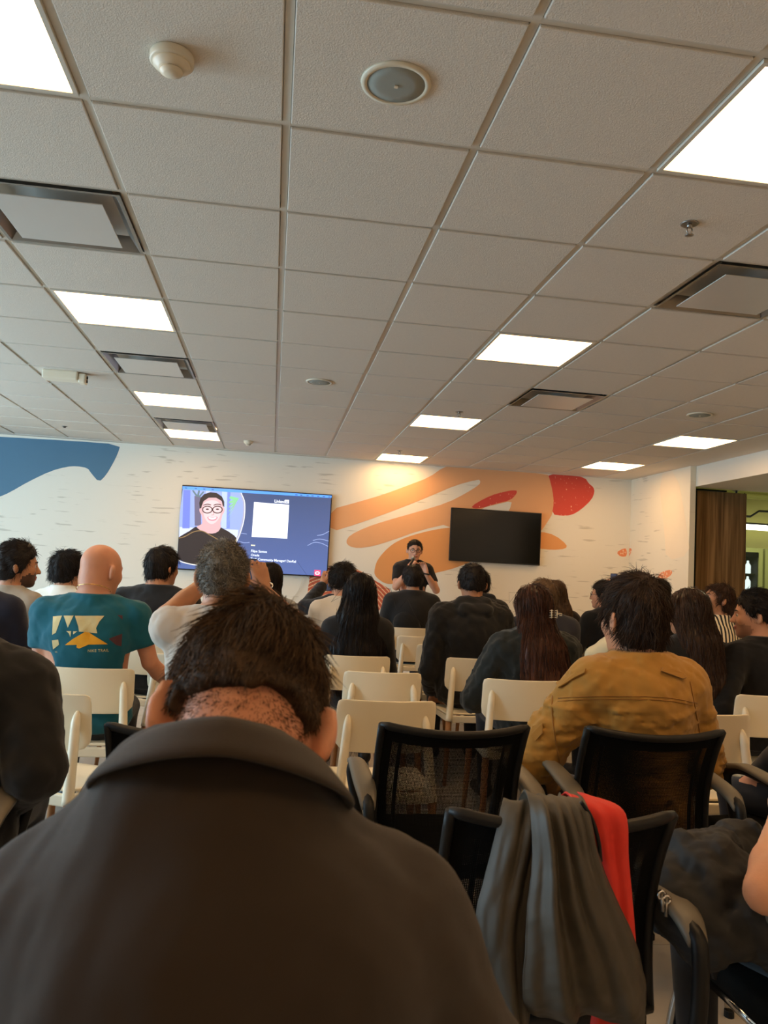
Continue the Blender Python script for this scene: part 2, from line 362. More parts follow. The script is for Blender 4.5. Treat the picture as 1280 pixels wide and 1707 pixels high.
# things on the ceiling
def gpt(u, v): return (GX + u * TS, GY + v * TS, CEIL)
M['grille'] = mat('speaker_grille', (150, 152, 142), 0.6, 0.1, 400, 0.5, 900); M['ivory'] = mat('ivory_plastic', (214, 202, 178), 0.4, 0.02)
for u, v, lb in ((.5, -.48, 'large round ceiling speaker with grey grille at top centre'), (.5, 5.56, 'round ceiling speaker farther along, left of centre'), (5.5, 5.58, 'round ceiling speaker at right near the opening'), (6.75, 4.3, 'round ceiling speaker at the right edge')):
    r = tag(empty('ceiling_speaker', gpt(u, v)), lb, 'speaker', 'round ceiling speakers')
    obj('rim', lathe(bmesh.new(), [(.090, .0), (.101, -.003), (.099, -.009), (.084, -.011), (.082, -.007)], 40), M['ivory'], r, True)
    obj('grille', lathe(bmesh.new(), [(.083, -.004), (.0825, -.009), (.05, -.011), (.001, -.0115)], 40), M['grille'], r, True)
    obj('badge', boxm((-.005, -.005, -.0155), (.005, .005, -.012)), M['ivory'], r)
for u, v, lb, s in ((-.52, -.45, 'ivory smoke detector on the ceiling at top left', 1.0), (-.51, 10.7, 'small smoke detector on the ceiling near the mural wall', .9)):
    r = tag(empty('smoke_detector', gpt(u, v)), lb, 'smoke detector', 'smoke detectors')
    obj('base', lathe(bmesh.new(), [(.058 * s, 0), (.06 * s, -.004), (.06 * s, -.022), (.056 * s, -.026)], 36), M['ivory'], r, True)
    obj('chamber', lathe(bmesh.new(), [(.052 * s, -.024), (.05 * s, -.032), (.036 * s, -.040), (.034 * s, -.043)], 36), M['ivory'], r, True)
    obj('gap', lathe(bmesh.new(), [(.028 * s, -.042), (.027 * s, -.046)], 30), M['dark'], r, True)
    obj('cap', lathe(bmesh.new(), [(.032 * s, -.046), (.031 * s, -.050), (.021 * s, -.055), (.02 * s, -.056)], 30), M['ivory'], r, True)
for u, v, lb in ((2.52, .52, 'metal sprinkler head on the ceiling at right'), (2.51, 6.63, 'small sprinkler in front of the centre right light panel'), (2.3, 10.52, 'tiny sprinkler before the light panel over the mural')):
    r = tag(empty('sprinkler', gpt(u, v)), lb, 'sprinkler', 'fire sprinklers')
    obj('escutcheon', lathe(bmesh.new(), [(.030, 0), (.034, -.002), (.030, -.006), (.018, -.004)], 28), M['metal'], r, True)
    bm = tube(bmesh.new(), [(0, 0, .0), (0, 0, -.018)], .010, 12)
    for s in (-1, 1): tube(bm, [(s * .009, 0, -.016), (s * .011, 0, -.028), (s * .003, 0, -.046)], .0028, 8)
    obj('frame', bm, M['metal'], r, True); obj('deflector', lathe(bmesh.new(), [(.004, -.044), (.016, -.046), (.016, -.048), (.004, -.050)], 20), M['metal'], r, True)
p = gpt(-2.63, 6.2); r = tag(empty('emergency_light', p), 'white emergency light box on the left of the ceiling', 'emergency light')
obj('case', boxm((-.16, -.06, -.07), (.10, .06, 0), .012), M['white'], r); obj('head', boxm((.10, -.045, -.085), (.155, .045, -.01), .012), M['white'], r)
for z in (-.035, -.062): obj('lamp', tube(bmesh.new(), [(.154, 0, z), (.162, 0, z)], .012, 12), M['dark'], r)
p = gpt(-3.74, 10.57); r = tag(empty('ceiling_sensor', p), 'small dark sensor dot on the far left ceiling', 'sensor'); obj('plate', lathe(bmesh.new(), [(.03, 0), (.03, -.006), (.02, -.010)], 24), M['metal'], r, True); obj('lens', lathe(bmesh.new(), [(.02, -.009), (.012, -.018), (.002, -.02)], 20), M['dark'], r, True)

# ---------------------------------------------------------------- mural (flat paint on the walls)
YM = YB - .0005
def wpt(px, py, lift=0.0):
    q = at(px, py, YB); q[1] = YB - lift; return q
def paint(name, pts, m, lift, it=1, label=None):
    P = [wpt(*p, lift) for p in chaikin(pts, it)]
    for q in P: q[2] = min(q[2], CEIL - .006)
    o = flat_poly(name, P, m, wb, (0, -1, 0), .0006)
    if label: o['label'] = label
    return o
m_or = paint_mat('mural_peach', (222, 166, 118)); m_or2 = paint_mat('mural_orange', (222, 154, 92)); m_red = paint_mat('mural_red', (208, 72, 58), (235, 180, 150), .70)
m_blue = paint_mat('mural_blue', (78, 116, 142)); m_leaf = paint_mat('mural_leaf', (226, 138, 92), (240, 220, 190), .6)
paint('mural_blue_shape', [(-120, 722), (0, 728), (120, 735), (201, 741), (196, 757), (188, 773), (177, 792), (165, 804), (152, 789), (146, 780), (128, 777), (111, 778), (85, 785), (49, 802), (16, 821), (0, 828), (-60, 850), (-120, 860)], m_blue, .001)
paint('mural_peach_shape', [(548, 850), (600, 836), (640, 824), (680, 809), (715, 796), (740, 778), (755, 772), (830, 780), (912, 788), (917, 802), (921, 819), (923, 838), (921, 856), (914, 868), (900, 888), (870, 905), (760, 905), (752, 872), (700, 884), (650, 902), (620, 911), (597, 914), (582, 911), (576, 903), (583, 892), (610, 879), (640, 869), (700, 852), (746, 838), (777, 822), (799, 808), (801, 802), (797, 799), (759, 809), (720, 826), (660, 850), (600, 872), (548, 888)], m_or, .001)
paint('mural_lobe', [(624, 950), (628, 934), (645, 914), (665, 900), (700, 888), (750, 878), (800, 880), (800, 930), (779, 939), (755, 948), (731, 954), (690, 963), (667, 969), (655, 974), (642, 973), (631, 966), (624, 958)], m_or2, .0012, 2)
paint('mural_tongue', [(880, 890), (902, 886), (925, 892), (945, 908), (943, 915), (920, 917), (895, 914)], m_or2, .0014)
paint('mural_red_shape', [(913, 790), (945, 790), (975, 796), (981, 806), (989, 812), (991, 820), (986, 833), (968, 850), (952, 859), (935, 860), (920, 857), (923, 838), (921, 819), (917, 802)], m_red, .0016)
paint('mural_cream_shape', [(803, 847), (827, 841), (853, 835), (851, 845), (846, 856), (800, 856)], M['wall_b'], .0018, 1)
paint('mural_red_leaf', [(785, 844), (807, 831), (829, 822), (860, 816), (862, 822), (851, 834), (825, 840), (803, 847), (790, 848)], m_red, .002)
rc = wpt(560, 1060); paint('mural_striped_shape', [(547, 946), (515, 955), (516, 966), (513, 982), (512, 1001), (520, 1030), (600, 1040), (632, 1018), (648, 1000), (652, 984), (640, 976), (625, 968), (600, 950), (575, 942)], rings_mat('mural_terracotta', rc, (196, 92, 62), (232, 190, 150)), .001, 1)
paint('mural_small_leaf', [(1027, 921), (1037, 915), (1044, 914), (1045, 928), (1034, 928)], m_leaf, .001)
def rpt(px, py): q = at_x(px, py, XR); q[0] = XR - .001; return q
flat_poly('mural_leaf', [rpt(*p) for p in chaikin([(1046, 914), (1054, 914), (1050, 926), (1046, 929)], 1)], m_leaf, wr, (-1, 0, 0), .0006)
flat_poly('mural_leaf', [rpt(*p) for p in chaikin([(1104, 953), (1119, 949), (1121, 957), (1108, 966), (1095, 967), (1098, 958)], 1)], m_leaf, wr, (-1, 0, 0), .0006)
flat_poly('mural_pale_band', [rpt(*p) for p in chaikin([(1097, 790), (1128, 783), (1145, 880), (1150, 925), (1110, 935), (1108, 890)], 1)], paint_mat('mural_pale', (232, 216, 190)), wr, (-1, 0, 0), .0004)

# ---------------------------------------------------------------- the two screens
M['bezel'] = mat('tv_bezel', (16, 16, 20), 0.35); M['glass'] = mat('dark_screen_glass', (9, 9, 9), 0.16, spec=0.4)
def tv(name, x0, x1, z0, z1, label, screen_m):
    Y = 9.80; r = tag(empty(name, ((x0 + x1) / 2, YB, z0)), label, 'television')
    ox, oz = (x0 + x1) / 2, z0
    def L(p): return (p[0] - ox, p[1] - YB, p[2] - oz)
    obj('housing', boxm(L((x0, Y - .02, z0)), L((x1, Y + .015, z1)), .006), M['bezel'], r)
    obj('wall_mount', boxm(L((ox - .3, Y + .015, z0 + .25)), L((ox + .3, YB - .003, z1 - .25))), M['black'], r)
    s = obj('screen', boxm(L((x0 + .013, Y - .0225, z0 + .016)), L((x1 - .013, Y - .0195, z1 - .012))), screen_m, r)
    return r, s, L
tv2, _, _ = tv('television', 2.212, 3.412, 1.527, 2.206, 'switched off black television right of the presenter', M['glass'])
slide_bg, n_, l_, b_ = new_mat('slide_blue'); b_.inputs['Base Color'].default_value = (.01, .01, .01, 1); b_.inputs['Roughness'].default_value = .25
tc_ = n_.new('ShaderNodeTexCoord'); sp_ = n_.new('ShaderNodeSeparateXYZ'); l_.new(tc_.outputs['Generated'], sp_.inputs[0]); rp_ = n_.new('ShaderNodeValToRGB')
rp_.color_ramp.elements[0].color = (*lin((88, 108, 166)), 1); rp_.color_ramp.elements[1].color = (*lin((72, 86, 124)), 1); l_.new(sp_.outputs['Z'], rp_.inputs[0]); l_.new(rp_.outputs[0], b_.inputs['Emission Color']); b_.inputs['Emission Strength'].default_value = 0.75
tv1, scr, LT = tv('television', -1.144, .686, 1.236, 2.266, 'large lit television showing a blue presentation slide', slide_bg)
YS = 9.776
def sp(cx, cy, lift=0.0):                       # slide point from the enlarged view of the screen
    q = at(280 + cx * .234375, 780 + cy * .234375, YS); return np.array([*LT((q[0], YS - lift, q[2]))])
_em = {}
def E_(rgb, s=1.0):
    k = (rgb, s)
    if k not in _em: _em[k] = emit('slide_colour', rgb, s)
    return _em[k]
def sl(name, pts, rgb, lift, it=0, s=.85):
    return flat_poly(name, [sp(*p, lift) for p in (chaikin(pts, it) if it else pts)], E_(rgb, s), scr, (0, -1, 0), .0004)
def stroke(name, pts, w, rgb, lift, s=.85):
    c = bez(pts, 6); Lh, Rh = [], []
    for i, p in enumerate(c):
        t = c[min(i + 1, len(c) - 1)] - c[max(i - 1, 0)]; nn = np.array([-t[1], t[0]]) / (np.hypot(*t) + 1e-9) * w / 2
        Lh.append(p + nn); Rh.append(p - nn)
    return sl(name, Lh + Rh[::-1], rgb, lift, 0, s)
scr.location = (0, 0, 0)
sl('photo_backdrop', [(105, 150), (525, 176), (546, 250), (541, 380), (512, 470), (470, 560), (300, 600), (75, 560), (84, 330)], (150, 168, 232), .001)
for a, b, c in ((110, 160, (112, 128, 214)), (270, 300, (188, 196, 246)), (385, 420, (182, 200, 250)), (425, 445, (120, 140, 220))): sl('photo_backdrop', [(a, 155), (b, 158), (b - 6, 430), (a - 8, 430)], c, .0014)
sl('photo_backdrop', [(82, 420), (500, 440), (490, 520), (78, 520)], (206, 214, 246), .0013)
sl('palm_trunk', [(188, 200), (232, 200), (236, 410), (190, 412)], (104, 98, 124), .0018)
for pts in ([(200, 205), (170, 160), (182, 158), (214, 200)], [(205, 205), (215, 158), (228, 160), (220, 205)], [(215, 205), (250, 165), (258, 172), (226, 210)]): sl('palm_leaf', pts, (96, 120, 128), .0019)
for k in range(7): sl('palm_leaf', [(505 - k * 4, 215 + k * 6), (430 - k * 3 + 14, 200 + k * 34), (420 - k * 2 + 14, 216 + k * 34), (490 - k * 4, 240 + k * 8)], (132 + k * 3, 206 - k * 4, 150), .0019 + k * .00002)
sl('shirt', [(74, 495), (100, 478), (150, 450), (195, 418), (300, 440), (378, 424), (430, 452), (470, 480), (488, 500), (486, 545), (440, 630), (380, 672), (320, 688), (200, 690), (120, 672), (70, 645)], (40, 32, 34), .0022)
sl('skin', [(238, 280), (244, 240), (262, 215), (290, 205), (340, 205), (376, 222), (394, 280), (404, 288), (400, 318), (388, 330), (380, 372), (372, 392), (378, 424), (352, 460), (300, 470), (240, 452), (197, 418), (236, 404), (246, 388), (238, 330), (226, 318), (222, 290)], (216, 172, 176), .0024, 1)
sl('skin_light', [(258, 235), (350, 228), (380, 280), (372, 350), (330, 400), (290, 398), (256, 350), (250, 290)], (238, 200, 202), .0026, 2)
sl('hair', [(226, 288), (222, 250), (232, 212), (258, 186), (300, 173), (346, 178), (384, 204), (400, 240), (400, 278), (390, 272), (382, 236), (342, 212), (290, 212), (254, 236), (240, 270), (236, 288)], (38, 32, 36), .0028)
for cx in (280, 352):
    stroke('glasses', [(cx + 34 * math.cos(t), 297 + 24 * math.sin(t)) for t in np.linspace(0, 2 * PI, 17)], 7, (60, 40, 44), .0032)
    sl('eye', [(cx + 12 * math.cos(t), 294 + 6 * math.sin(t)) for t in np.linspace(0, 2 * PI, 10, endpoint=False)], (60, 40, 48), .003)
    stroke('eyebrow', [(cx - 28, 266), (cx, 258), (cx + 26, 264)], 6, (66, 46, 50), .003)
stroke('glasses', [(312, 292), (320, 290)], 6, (60, 40, 44), .0033)
stroke('nose', [(318, 300), (326, 330), (308, 336)], 5, (196, 150, 156), .003)
sl('smile', [(276, 346), (316, 352), (356, 346), (344, 370), (316, 378), (288, 370)], (206, 118, 138), .003, 1); sl('teeth', [(284, 350), (316, 355), (348, 350), (338, 364), (316, 369), (294, 364)], (255, 250, 255), .0032, 1, 1.0)
stroke('ring', [(520, 178), (545, 245), (543, 350), (522, 440), (490, 520), (440, 600)], 6, (228, 226, 220), .0034); stroke('ring', [(512, 178), (536, 245), (534, 350), (512, 440), (480, 520)], 3, (190, 170, 110), .0035)
stroke('ring', [(70, 655), (110, 672), (200, 690), (300, 688), (380, 665), (450, 600)], 7, (228, 226, 220), .0034); stroke('ring', [(76, 500), (120, 488), (180, 456), (240, 448), (300, 478), (360, 512)], 6, (140, 112, 72), .0034)
sl('menu_bar', [(104, 130), (1164, 197), (1162, 214), (104, 152)], (84, 148, 240), .0036, 0, 1.0)
for k, x in enumerate((120, 190, 250, 310, 905, 940, 985, 1020, 1060, 1100, 1140)): sl('menu_item', [(x, 138 + (x - 104) * .0632), (x + 16, 139 + (x - 104) * .0632), (x + 16, 145 + (x - 104) * .0632), (x, 144 + (x - 104) * .0632)], (60, 84, 160), .004)
sl('card', [(612, 243), (862, 262), (848, 503), (595, 490)], (240, 244, 255), .004, 0, .95)
def slide_text(name, s, cx, cy, px_h, rgb, off=0.0, lift=.0044, sc=.95, spacing=1.0):
    a = sp(cx, cy, lift); e = sp(cx + 100, cy + 100 * .0632, lift); d = (e - a); d /= np.linalg.norm(d); u = np.array([-d[2], 0, d[0]])
    k = px_h * .234375 * 9.9 / FPX / .72
    mt = Matrix(((d[0] * k, u[0] * k, 0, a[0]), (0, 0, -1, a[1]), (d[2] * k, u[2] * k, 0, a[2]), (0, 0, 0, 1)))
    return text_mesh(name, s, 1.0, E_(rgb, sc), scr, mt, off, spacing)
slide_text('slide_text', 'Linked', 755, 246, 22, (240, 244, 255), .012, spacing=.92)
sl('logo_box', [(833, 226), (861, 228), (860, 254), (831, 252)], (240, 244, 255), .0042, 0, .95); slide_text('slide_text', 'in', 836, 249, 17, (62, 84, 140), .02, .005)
sl('dash', [(590, 545), (620, 547), (619, 556), (589, 554)], (240, 236, 200), .0042)
slide_text('slide_text', 'Filipe Santos', 588, 598, 17, (232, 240, 255), .012, spacing=.95); slide_text('slide_text', 'Oracle', 588, 626, 16, (232, 240, 255), .012, spacing=.95)
slide_text('slide_text', 'Tech Community Manager/ DevRel', 586, 654, 17, (232, 240, 255), .012, spacing=.93)
sl('emblem', [(1041, 725), (1086, 728), (1084, 770), (1039, 767)], (230, 70, 110), .0042, 0, 1.0)
stroke('emblem_ring', [(1062 + 14 * math.cos(t), 748 + 9 * math.sin(t)) for t in np.linspace(0, 2 * PI, 17)], 6, (255, 250, 252), .0048, 1.0)
for pts in ([(1060, 480), (1100, 474), (1146, 450)], [(1030, 516), (1080, 506), (1142, 520)], [(992, 552), (1040, 530), (1090, 536), (1138, 558)], [(500, 520), (540, 532), (580, 530)], [(520, 465), (560, 470)]): stroke('wave_line', pts, 4, (150, 166, 214), .0042)
tag(obj('tv_cable', tube(bmesh.new(), [tuple(q) for q in bez([at(505, 962, 9.80), at(497, 985, 9.815), at(478, 1010, 9.82), at(470, 1030, 9.82)], 6)], .004, 6), M['ivory'], None, True), 'thin pale cable hanging below the lit television', 'cable')

# ---------------------------------------------------------------- opening, wooden panel and the corridor beyond
M['walnut'] = wood_mat('walnut_panel')
r = tag(empty('folding_panel', (4.83, 8.5, 0)), 'tall dark walnut folding panel in the opening at right', 'partition')
obj('board', boxm((0, 0, .02), (.62, .045, 2.478), .002), M['walnut'], r); obj('top_track', boxm((-.02, -.01, 2.483), (.36, .06, 2.5)), M['black'], r); obj('edge_strip', boxm((-.012, .0, .02), (0, .05, 2.478)), M['black'], r); obj('hinge_pin', tube(bmesh.new(), [(.5, .02, 2.47), (.5, .02, 2.56)], .012, 10), M['black'], r)
m_green = mat('corridor_paint', (170, 164, 100), .8, .05)
tag(obj('wall_corridor_back', boxm((4.72, 12.3, 0), (12, 12.4, 2.95)), m_green), kind='structure'); tag(obj('wall_corridor_right', boxm((10.0, 4, 0), (10.1, 12.3, 2.95)), m_green), kind='structure'); tag(obj('wall_corridor_left', boxm((4.8, 9.9, 0), (4.85, 12.3, 2.95)), m_green), kind='structure')
tag(obj('wall_corridor_front', boxm((4.8, 3.9, 0), (10.1, 4.0, 2.95)), m_green), kind='structure')
tag(obj('ceiling_corridor', boxm((4.7, 4, 2.9), (10.1, 12.4, 3.0)), mat('corridor_ceiling', (170, 168, 104), .85)), kind='structure')
tube_m = emit('tube_light', (255, 255, 235), 5.0)
r = tag(empty('tube_lamp', (8.3, 11.6, 2.36)), 'bright white linear lamp in the corridor above the vending machines', 'lamp')
obj('tube', boxm((-1.1, -.03, -.04), (1.2, .03, .04), .01), tube_m, r); obj('bracket', boxm((-1.1, -.035, .04), (1.2, .035, .07)), M['black'], r)
for q_ in (-.9, .9): obj('rod', tube(bmesh.new(), [(q_, 0, .07), (q_, 0, .54)], .006), M['black'], r)
tag(obj('pipe', tube(bmesh.new(), [(5.0, 11.9, 2.52), (7.7, 11.9, 2.56), (7.85, 11.9, 2.66), (9.9, 11.9, 2.68)], .018, 8), M['black'], None, True), 'dark conduit bent along the corridor wall above the lamp', 'conduit')
r = tag(empty('sprinkler', (5.62, 9.0, 2.9)), 'dark sprinkler above the walnut panel', 'sprinkler'); obj('stem', tube(bmesh.new(), [(0, 0, 0), (0, 0, -.33)], .012), M['metal'], r); obj('deflector', lathe(bmesh.new(), [(.01, -.30), (.05, -.31), (.05, -.32), (.008, -.345)], 20), M['metal'], r)
ORD = ['first', 'second', 'third', 'fourth', 'fifth', 'sixth']
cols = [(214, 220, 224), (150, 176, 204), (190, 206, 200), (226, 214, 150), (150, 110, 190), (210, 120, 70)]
M['prod'] = [emit('self_lit_product', c, 1.1) for c in cols]  # bottles emit their own colour in place of lighting inside the cabinet
for vi, (x0, lb) in enumerate(((6.78, 'vending machine with self-lit bottles beside the walnut panel'), (7.74, 'dark vending machine cut by the right edge of the photo'))):
    r = tag(empty('vending_machine', (x0, 11.5, 0)), lb, 'vending machine')
    w = .92
    bm = bmesh.new()
    for lo, hi in (((0, .05, 0), (.07, .75, 2.03)), ((w - .07, .05, 0), (w, .75, 2.03)), ((.07, .05, 1.96), (w - .07, .75, 2.03)), ((.07, .05, 0), (w - .07, .75, .55)), ((.07, .70, .55), (w - .07, .75, 1.96))): box(bm, lo, hi)
    obj('cabinet', bm, mat('machine_shell', (140, 140, 100), .5), r); obj('liner', box(boxm((.07, .07, .55), (.085, .66, 1.96)), (w - .085, .07, .55), (w - .07, .66, 1.96)), M['dark'], r); obj('interior', boxm((.07, .66, .55), (w - .07, .70, 1.96)), M['dark'], r); obj('header_sign', boxm((.08, .035, 1.88), (w - .08, .05, 1.95)), M['black'], r)
    for k in range(5):
        z = .62 + k * .25
        obj('shelf', boxm((.07, .12, z - .02), (w - .07, .68, z)), M['black'], r)
        for q in range(6):
            if random.random() < .05: continue
            x = .13 + q * .125
            b = tag(obj('bottle', lathe(bmesh.new(), [(.036, 0), (.044, .01), (.044, .13), (.018, .17), (.016, .205), (.001, .208)], 10), M['prod'][random.randrange(3) if vi == 0 else random.randrange(6)], None, True, (x0 + x, 11.5 + .19, z)), 'self-lit bottle, %s from left, %s shelf up, in the %s vending machine' % (ORD[q], ORD[k], 'walnut side' if vi == 0 else 'right edge'), 'bottle', 'bottles in vending machine %s' % ('beside panel' if vi == 0 else 'at right edge'))
    obj('glass_door', boxm((.07, .052, .55), (w - .07, .06, 1.88)), gl, r); obj('coin_panel', boxm((.25, .035, .2), (.67, .05, .42)), M['black'], r)

# ---------------------------------------------------------------- white stacking chairs
def bent_panel(bm, w, z0, z1, bend, lean, th, rc_top, rc_bot, y0=0.0, nx=18, nz=9):
    """curved shell with rounded corners: edges come forward by bend, top leans back by lean"""
    def pt(u, v, off):
        hw = w / 2; z = z0 + (z1 - z0) * v
        dz = min(z - z0, 1e9); dt = z1 - z; r = 0
        if dz < rc_bot: r = rc_bot - math.sqrt(max(0, rc_bot ** 2 - (rc_bot - dz) ** 2))
        if dt < rc_top: r = max(r, rc_top - math.sqrt(max(0, rc_top ** 2 - (rc_top - dt) ** 2)))
        x = u * (hw - r)
        y = y0 + bend * (x / (w / 2)) ** 2 - lean * v
        nx_, ny_ = -2 * bend * x / (w / 2) ** 2, 1.0; ln = math.hypot(nx_, ny_)
        return Vector((x + nx_ / ln * off, y + ny_ / ln * off, z))
    us = np.linspace(-1, 1, nx); vs = 0.5 - 0.5 * np.cos(np.linspace(0, PI, nz))
    A = [[bm.verts.new(pt(u, v, th / 2)) for u in us] for v in vs]; B = [[bm.verts.new(pt(u, v, -th / 2)) for u in us] for v in vs]
    for j in range(nz - 1):
        for i in range(nx - 1):
            bm.faces.new((A[j][i], A[j][i + 1], A[j + 1][i + 1], A[j + 1][i])); bm.faces.new((B[j][i], B[j + 1][i], B[j + 1][i + 1], B[j][i + 1]))
    loop = [(0, i) for i in range(nx)] + [(j, nx - 1) for j in range(1, nz)] + [(nz - 1, i) for i in range(nx - 2, -1, -1)] + [(j, 0) for j in range(nz - 2, 0, -1)]
    for (j, i), (j2, i2) in zip(loop, loop[1:] + loop[:1]): bm.faces.new((A[j][i], B[j][i], B[j2][i2], A[j2][i2]))
    bmesh.ops.recalc_face_normals(bm, faces=bm.faces[:])
    return bm
def soft(o, w=0.004, seg=2):
    m = o.modifiers.new('bevel', 'BEVEL'); m.width = w; m.segments = seg; m.limit_method = 'ANGLE'; m.angle_limit = math.radians(50)
    return o
def make_white_chair():
    r = tag(empty('white_chair', (0, 0, 0)), 'white chair', 'chair', 'white chairs set out in rows')
    soft(obj('backrest', bent_panel(bmesh.new(), .425, .588, .808, .045, .03, .012, .022, .055), M['chair'], r, True), .003)
    for s in (-1, 1):
        bm = tube(bmesh.new(), [tuple(p) for p in bez([(s * .196, -.055, .405), (s * .187, -.04, .50), (s * .176, -.020, .62), (s * .169, -.009, .70), (s * .164, .008, .75)], 5)], [.0225 - .0003 * k for k in range(16)] + [.0165, .0145, .012, .008, .003], 14)
        obj('back_post', bm, M['chair'], r, True)
    bm = bmesh.new()   # seat shell, slightly dished, front lip turned down
    nx, ny = 15, 15; top = []
    for j in range(ny):
        row = []
        for i in range(nx):
            u, v = -1 + 2 * i / (nx - 1), j / (ny - 1); hw = .205 + .012 * v
            rr = .05; d = min(v, 1 - v) * .43; k = rr - math.sqrt(max(0, rr * rr - (rr - d) ** 2)) if d < rr else 0
            x = u * (hw - k); y = -.02 + .43 * v; z = .452 - .016 * (1 - u * u) * math.sin(PI * min(1, v * 1.1)) - (.03 * max(0, v - .82) / .18) ** 1 * .9
            row.append((x, y, z))
        top.append(row)
    A = [[bm.verts.new(p) for p in row] for row in top]; B = [[bm.verts.new((p[0], p[1], p[2] - .012)) for p in row] for row in top]
    for j in range(ny - 1):
        for i in range(nx - 1):
            bm.faces.new((A[j][i], A[j][i + 1], A[j + 1][i + 1], A[j + 1][i])); bm.faces.new((B[j][i], B[j + 1][i], B[j + 1][i + 1], B[j][i + 1]))
    loop = [(0, i) for i in range(nx)] + [(j, nx - 1) for j in range(1, ny)] + [(ny - 1, i) for i in range(nx - 2, -1, -1)] + [(j, 0) for j in range(ny - 2, 0, -1)]
    for (j, i), (j2, i2) in zip(loop, loop[1:] + loop[:1]): bm.faces.new((A[j][i], B[j][i], B[j2][i2], A[j2][i2]))
    bmesh.ops.recalc_face_normals(bm, faces=bm.faces[:])
    soft(obj('seat', bm, M['chair'], r, True), .004)
    bm = bmesh.new()
    for lo, hi in (((-.19, -.06, .395), (.19, -.035, .44)), ((-.19, .355, .385), (.19, .38, .43)), ((-.205, -.04, .395), (-.18, .37, .435)), ((.18, -.04, .395), (.205, .37, .435))): box(bm, lo, hi, .006)
    obj('apron', bm, M['chair'], r)
    for sx in (-1, 1):
        for y, yy in ((-.05, -.085), (.365, .385)):
            obj('leg', tube(bmesh.new(), [(sx * .196, y, .425), (sx * .205, y + (yy - y) * .5, .2), (sx * .215, yy, .004)], [.019, .017, .012], 10), M['wood'], r, True)
    return r
# back centre (x, y), heading, label
WCH = [(.52, 3.33, 2, 'empty white chair in the middle, nearest to the black mesh chair'),
       (.63, 4.25, 1, 'empty white chair in the middle, second one back from the mesh chair'),
       (.57, 5.0, 1, 'white chair holding the woman with waist long straight black hair'),
       (1.37, 7.68, 0, 'far white chair behind the man in the dark suit'),
       (1.31, 6.7, 3, 'small empty white chair directly behind the suited man\'s chair'),
       (1.345, 5.98, 6, 'empty white chair partly hidden by the black hoodie, middle distance'),
       (-.845, 4.02, 0, 'white chair under the bald man in the teal T-shirt'),
       (-.865, 3.31, -24, 'empty white chair at left, turned to the right, beside the black suit sleeve'),
       (1.37, 4.13, -3, 'white chair of the woman with the hair claw clip'),
       (1.385, 5.12, 3, 'white chair under the man in the black hoodie'),
       (1.91, 3.24, 0, 'empty white chair right of the tan jacket, nearest on the right'),
       (2.65, 3.86, 2, 'white chair under the man in black at the right edge'),
       (-1.57, 4.72, 0, 'white chair at the left edge below the navy sleeve'),
       (-.46, 4.72, 0, 'empty white chair seen between the teal T-shirt and the grey curls'),
       (2.99, 6.85, 0, 'white chair in the gap left of the tan jacket man\'s head'),
       (3.15, 7.7, 0, 'far white chair under the man with glasses and raised phone'),
       (2.13, 5.25, -2, 'white chair top just left of the tan jacket collar'),
       (3.72, 5.7, 6, 'white chair of the woman in the striped shirt'),
       (3.12, 4.95, 4, 'white chair between the long brown hair and the black sweater'),
       (2.12, 4.1, 0, 'white chair hidden behind the tan jacket, holding a long haired woman')]
wc0 = make_white_chair()
for k, (x, y, a, lb) in enumerate(WCH):
    c = wc0 if k == 0 else copy_tree(wc0)
    c.location = (x, y, 0); c.rotation_euler = (0, 0, math.radians(a)); c['label'] = lb

